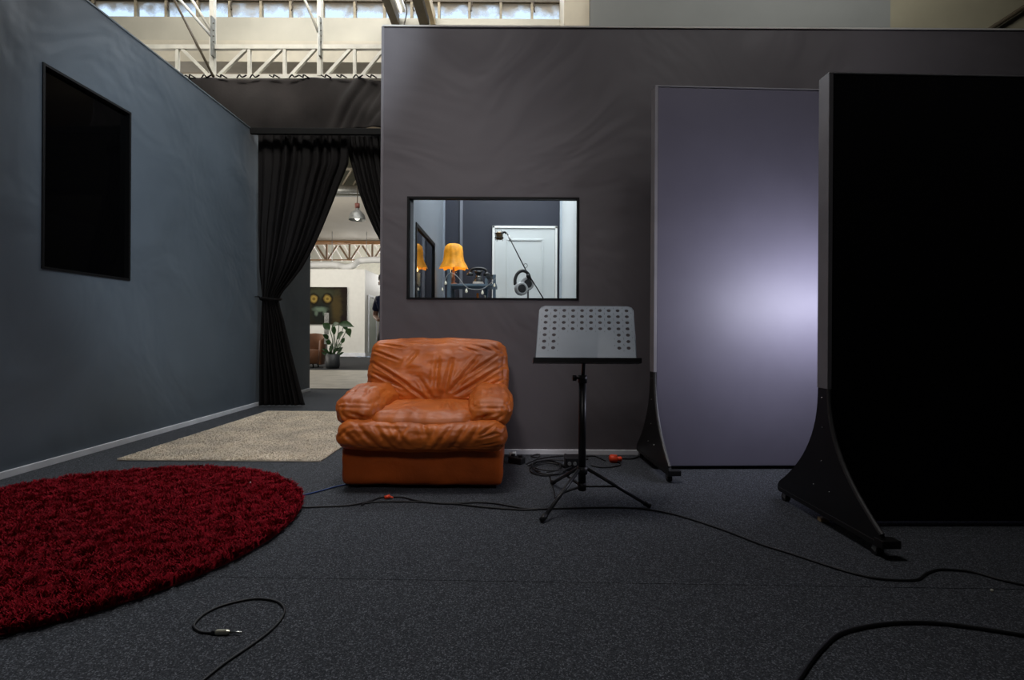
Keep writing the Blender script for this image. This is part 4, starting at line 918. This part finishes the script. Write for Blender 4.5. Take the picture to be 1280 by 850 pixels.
# ------------------------------------------------------------------ acoustic screens
panel_a = mat('violet_grey_felt', (.140, .132, .170), .5, spec=.4, noise_amt=.08, noise_scale=3, bump=.08, bump_scale=300)
panel_b = mat('black_screen_fabric', (.0075, .0075, .010), .85, spec=.15, noise_amt=.3, noise_scale=3)
edge_a = mat('grey_screen_edge', (.26, .25, .26), .5, noise_amt=.15, noise_scale=6)
wood_b = mat('black_painted_wood', (.008, .008, .008), .45, noise_amt=.3, noise_scale=15)
def screen(label, X, Y, Wid, H, face_m, back_m, yaw, ft_half, th, tex=True, legx=None):
    """built square-on at the origin, then turned by yaw about its left front corner"""
    t = thing('acoustic_screen', label, 'screen', (X, Y, 0), 'wheeled acoustic screens')
    M = Matrix.Translation((X, Y, 0)) @ Matrix.Rotation(yaw, 4, 'Z')
    def fin(o): o.data.transform(M); return o
    z0 = .022
    fin(box('core', (0.021, .006, z0), (Wid-.021, th-.006, H-.006), edge_a, t, bev=.004))
    fin(box('front_fabric', (.021, -.002, z0+.003), (Wid-.021, .006, H-.012), face_m, t, bev=.003))
    fin(box('back_fabric', (.021, th-.006, z0+.003), (Wid-.021, th+.002, H-.012), back_m, t, bev=.003))
    for x_ in (0, Wid-.021): fin(box('edge_strip', (x_, -.004, .645), (x_+.021, th+.004, H), edge_a, t, bev=.002))
    fin(box('top_strip', (0, -.004, H-.006), (Wid, th+.004, H+.002), edge_a, t, bev=.002))
    for side in (0, 1):
        xo = 0 if side == 0 else Wid-.02
        prof = []; yc = th/2; ht = .645; hb = .045
        for k in range(15):                       # concave flare, near side
            u = k/14; prof.append((yc-th/2 - (ft_half-th/2)*(u**2.3), ht - (ht-hb-.05)*u))
        prof += [(yc-ft_half-.012, hb+.03), (yc-ft_half-.012, hb+.0), (yc-ft_half+.005, .05)]
        back = [(2*yc-a_, z_) for a_, z_ in prof]
        o = prism('foot_plate', prof + list(reversed(back)), 'x', xo, xo+.02, wood_b, t, bev=.002); fin(o)
        v, f = tube_geo([Vector((xo+.01, a_, z_)) for a_, z_ in prof[:15]], .0105, 8); fin(link('foot_edge', mesh_py(v, f), mat('pale_edge_highlight', (.045, .045, .045), .45, noise_amt=.3, noise_scale=20), t))  # paler colour paints the highlight along the curved plate edge
        fin(box('foot_rail', (xo-.003, yc-ft_half+.0, .042), (xo+.03, yc+ft_half-.0, .066), wood_b, t, bev=.004))
        fin(box('foot_block', (xo-.004, yc-ft_half-.02, .045), (xo+.075, yc-ft_half+.03, .078), wood_b, t, bev=.004))
        for yy in (yc-ft_half+.03, yc+ft_half-.05):
            fin(bar('caster_fork', (xo+.02, yy, .05), (xo+.02, yy+.012, .018), .03, .022, grey_steel, t))
            v, f = tube_geo([Vector((xo+.006, yy+.012, .021)), Vector((xo+.034, yy+.012, .021))], .021, 18); fin(link('caster_wheel', mesh_py(v, f), black_rubber, t))
        for (yy, zz) in ((yc, .60), (yc-.005, .46), (yc, .30), (yc-.06, .17), (yc+.06, .17)):
            fin(ball('screw', (xo-.001 if side == 0 else xo+.021, yy, zz), .0035, chrome, t))
    return t
panel_back = mat('dark_back_fabric', (.02, .02, .024), .8, noise_amt=.2)
s1 = screen('violet grey wheeled acoustic screen lit brightly by a lamp, against the wall', W(817, 400, 3.385).x, 3.385, 1.42, W(820, 107, 3.385).z, panel_a, panel_back, math.radians(2.0), .335, .075)
s2 = screen('large black wheeled acoustic screen in the right foreground', W(1034, 400, 2.40).x, 2.40, 1.75, W(1034, 91, 2.40).z, panel_b, panel_a, math.radians(1.2), .375, .07)
o = box('wood_chip', G(1026, 653)+Vector((0, 0, .0)), G(1026, 653)+Vector((.045, .03, .02)), mat('raw_pine', (.42, .30, .16), .7, noise_amt=.3, noise_scale=30), bev=.003); tag(o, 'small pale wooden wedge under the black screen foot', 'wedge')

# ------------------------------------------------------------------ cables and floor items
def cable(px, r, label, m=black_rubber, name='cable', sm=8, z=None):
    pts = [G(x, y, r+.001) for x, y in px]
    if z: pts = [p+Vector((0, 0, z[i])) for i, p in enumerate(pts)]
    return tag(tube(name, pts, r, m, seg=8, smooth_path=sm), label, 'cable')
cable([(368, 634), (385, 634), (400, 633.3), (432, 632), (452, 629), (467, 625), (475, 622), (488, 621), (505, 622), (517, 625), (532, 627.3), (550, 629), (570, 629), (600, 628), (620, 629.5), (640, 633), (662, 636), (700, 635.5), (740, 634.5), (780, 634.5), (812, 637), (850, 645), (900, 661), (950, 680), (989, 692), (1019, 702), (1057, 714), (1090, 722), (1120, 725), (1146, 724.5), (1158, 717), (1173, 712), (1197, 712.6), (1220, 716), (1256, 726), (1300, 735)], .0042, 'long thin black cable crossing the carpet from rug to right edge')
cable([(452, 631.5), (457, 629), (475, 627), (500, 627), (525, 627.3), (550, 629.3), (570, 629.8), (592, 632.5), (617, 634.8), (650, 637), (672, 636.8)], .0042, 'short second black cable looping beside the long one before the armchair')
cable([(975, 880), (998, 850), (1013, 828), (1028, 810), (1048, 793), (1078, 784), (1114, 779), (1152, 778), (1197, 781.5), (1280, 794), (1340, 806)], .0056, 'thick black cable curving through the lower right corner')
cable([(363, 623), (380, 618.5), (395, 615), (425, 607), (450, 603)], .004, 'blue cable running from the red rug to the armchair', mat('blue_cable', (.01, .05, .22), .4, noise_amt=.1))
jk = thing('jack_cable', 'looped black cable ending in a silver jack plug in front', 'cable', G(290, 790))
tube('cord', [G(x, y, .004) for x, y in ((225, 875), (240, 862), (257, 848), (281, 829), (312, 808), (335, 791), (350, 776), (355.5, 764), (353, 757), (345, 751.5), (330, 748.7), (312, 749), (281, 756), (258, 766), (245, 777), (242.5, 784), (250, 789.5), (262, 791), (272, 790.5))], .0038, black_rubber, jk, seg=8, smooth_path=8)
j0, j1, j2 = G(270, 790.2, .0075), G(287, 790.2, .0075), G(303, 790.5, .0075); jd = (j2-j0).normalized()
tube('strain_relief', [j0-jd*.014, j0+jd*.004], [.0045, .007], black_rubber, jk, seg=12)
v, f = tube_geo([j0, j0+jd*.003, j1-jd*.008, j1], [.0065, .0078, .0078, .005], 18); link('plug_barrel', mesh_py(v, f), mat('champagne_metal', (.62, .60, .48), .3, metal=.8, noise_amt=.1), jk)
tube('plug_tip', [j1, j2-jd*.009, j2-jd*.0075, j2-jd*.004, j2], [.0034, .0034, .0024, .0036, .001], chrome, jk, seg=12)
red_p = mat('red_orange_plastic', (.95, .075, .02), .4, noise_amt=.1)
rc_ = G(484, 624)
cp = thing('cable_clip', 'small red plastic clip on the cable before the armchair', 'clip', rc_)
tube('clip_body', [rc_+Vector((-.014, 0, .008)), rc_+Vector((.012, .01, .014))], .010, red_p, cp, seg=8); tube('clip_tab', [rc_+Vector((.01, .012, .012)), rc_+Vector((.03, .005, .006))], .005, red_p, cp, seg=6)
# bunch of cables and power gear by the wall
for k, (cx_, cy_, rx, ry) in enumerate(((685, 587, 23, 8), (688, 588, 20, 7), (683, 586, 18, 7.5), (690, 586, 25, 7))):
    cable([(cx_+rx*math.cos(t+k), cy_+ry*math.sin(t+k)) for t in np.linspace(0, 2*PI*.93, 16)], .0045, ('outermost', 'second', 'innermost', 'widest')[k]+' loop of the black cable coil behind the music stand', sm=4, z=[.003+.007*k]*16)
cable([(704, 567), (712, 569), (728, 571), (742, 570), (750, 573), (757, 576)], .0045, 'black cable from wall to the orange plug, left end')
cable([(776, 573), (789, 573.5), (796, 571.5), (801, 568), (808, 566)], .005, 'black cable from orange plug to the screen foot')
cable([(739, 582), (750, 584), (761, 584), (774, 582), (775, 579), (770, 577)], .0045, 'black cable looping under the orange plug')
cable([(658, 580), (672, 574), (690, 571), (712, 570), (735, 574)], .0045, 'black cable from power strip along the wall')
cable([(660, 582), (675, 577), (695, 577.5), (706, 583), (712, 587)], .0045, 'black cable from power strip to the black box')
cable([(684, 592), (688, 597), (690, 605), (693, 615), (694, 622)], .004, 'black cable running forward from the coil')
cable([(670, 568.5), (675, 568.2), (672, 572), (664, 570), (672, 567.5)], .004, 'small knot of black cord lying at the baseboard')
op = G(767, 578); og = thing('orange_plug', 'bright orange plug lying on carpet near the baseboard', 'plug', op)
tube('plug_body', [op+Vector((-.03, 0, .028)), op+Vector((-.02, 0, .028)), op+Vector((.02, -.005, .026)), op+Vector((.026, -.005, .026))], [.02, .028, .028, .018], red_p, og, seg=18)
tube('plug_collar', [op+Vector((.02, -.005, .026)), op+Vector((.052, .006, .024)), op+Vector((.058, .006, .024))], [.014, .017, .012], red_p, og, seg=14)
ps = G(646, 579); pw = thing('power_strip', 'black power strip on the carpet beside the armchair base', 'power strip', ps)
bmx = bmesh.new(); add_box(bmx, (-.055, -.03, 0.001), (.055, .03, .045), .008); me = bm_mesh(bmx); me.transform(Matrix.Translation(ps) @ Matrix.Rotation(-.6, 4, 'Z')); link('housing', me, black_rubber, pw)
for k in range(2):
    v, f = tube_geo([ps+Vector((-.025+.05*k, .018-.035*k, .044)), ps+Vector((-.025+.05*k, .018-.035*k, .060))], .015, 12); link('adapter', mesh_py(v, f), black_rubber, pw)
wp = G(640, 571); tag(tube('white_plug', [wp+Vector((-.02, 0, .018)), wp+Vector((.03, .005, .022))], .016, white_paint, seg=10), 'small white plug behind the black power strip', 'plug')
bb = G(725, 599); bx_ = thing('stage_box', 'black connector box on the floor behind the music stand', 'box', bb)
bmx = bmesh.new(); add_box(bmx, (-.07, 0, 0.001), (.06, .12, .085), .006); me = bm_mesh(bmx); me.transform(Matrix.Translation(bb+Vector((0, .18, 0)))); link('housing', me, black_metal, bx_)
for k in range(3): 
    q = bb+Vector((-.045+.035*k, .18, .05)); v, f = tube_geo([q, q+Vector((0, -.008, 0))], .012, 14); link('socket', mesh_py(v, f), grey_steel, bx_)
tag(ball('foam_crumb', G(1240, 738, .005), .005, mat('pale_foam', (.6, .6, .5), .8, noise_amt=.1)), 'tiny pale crumb on carpet near the right edge', 'crumb')
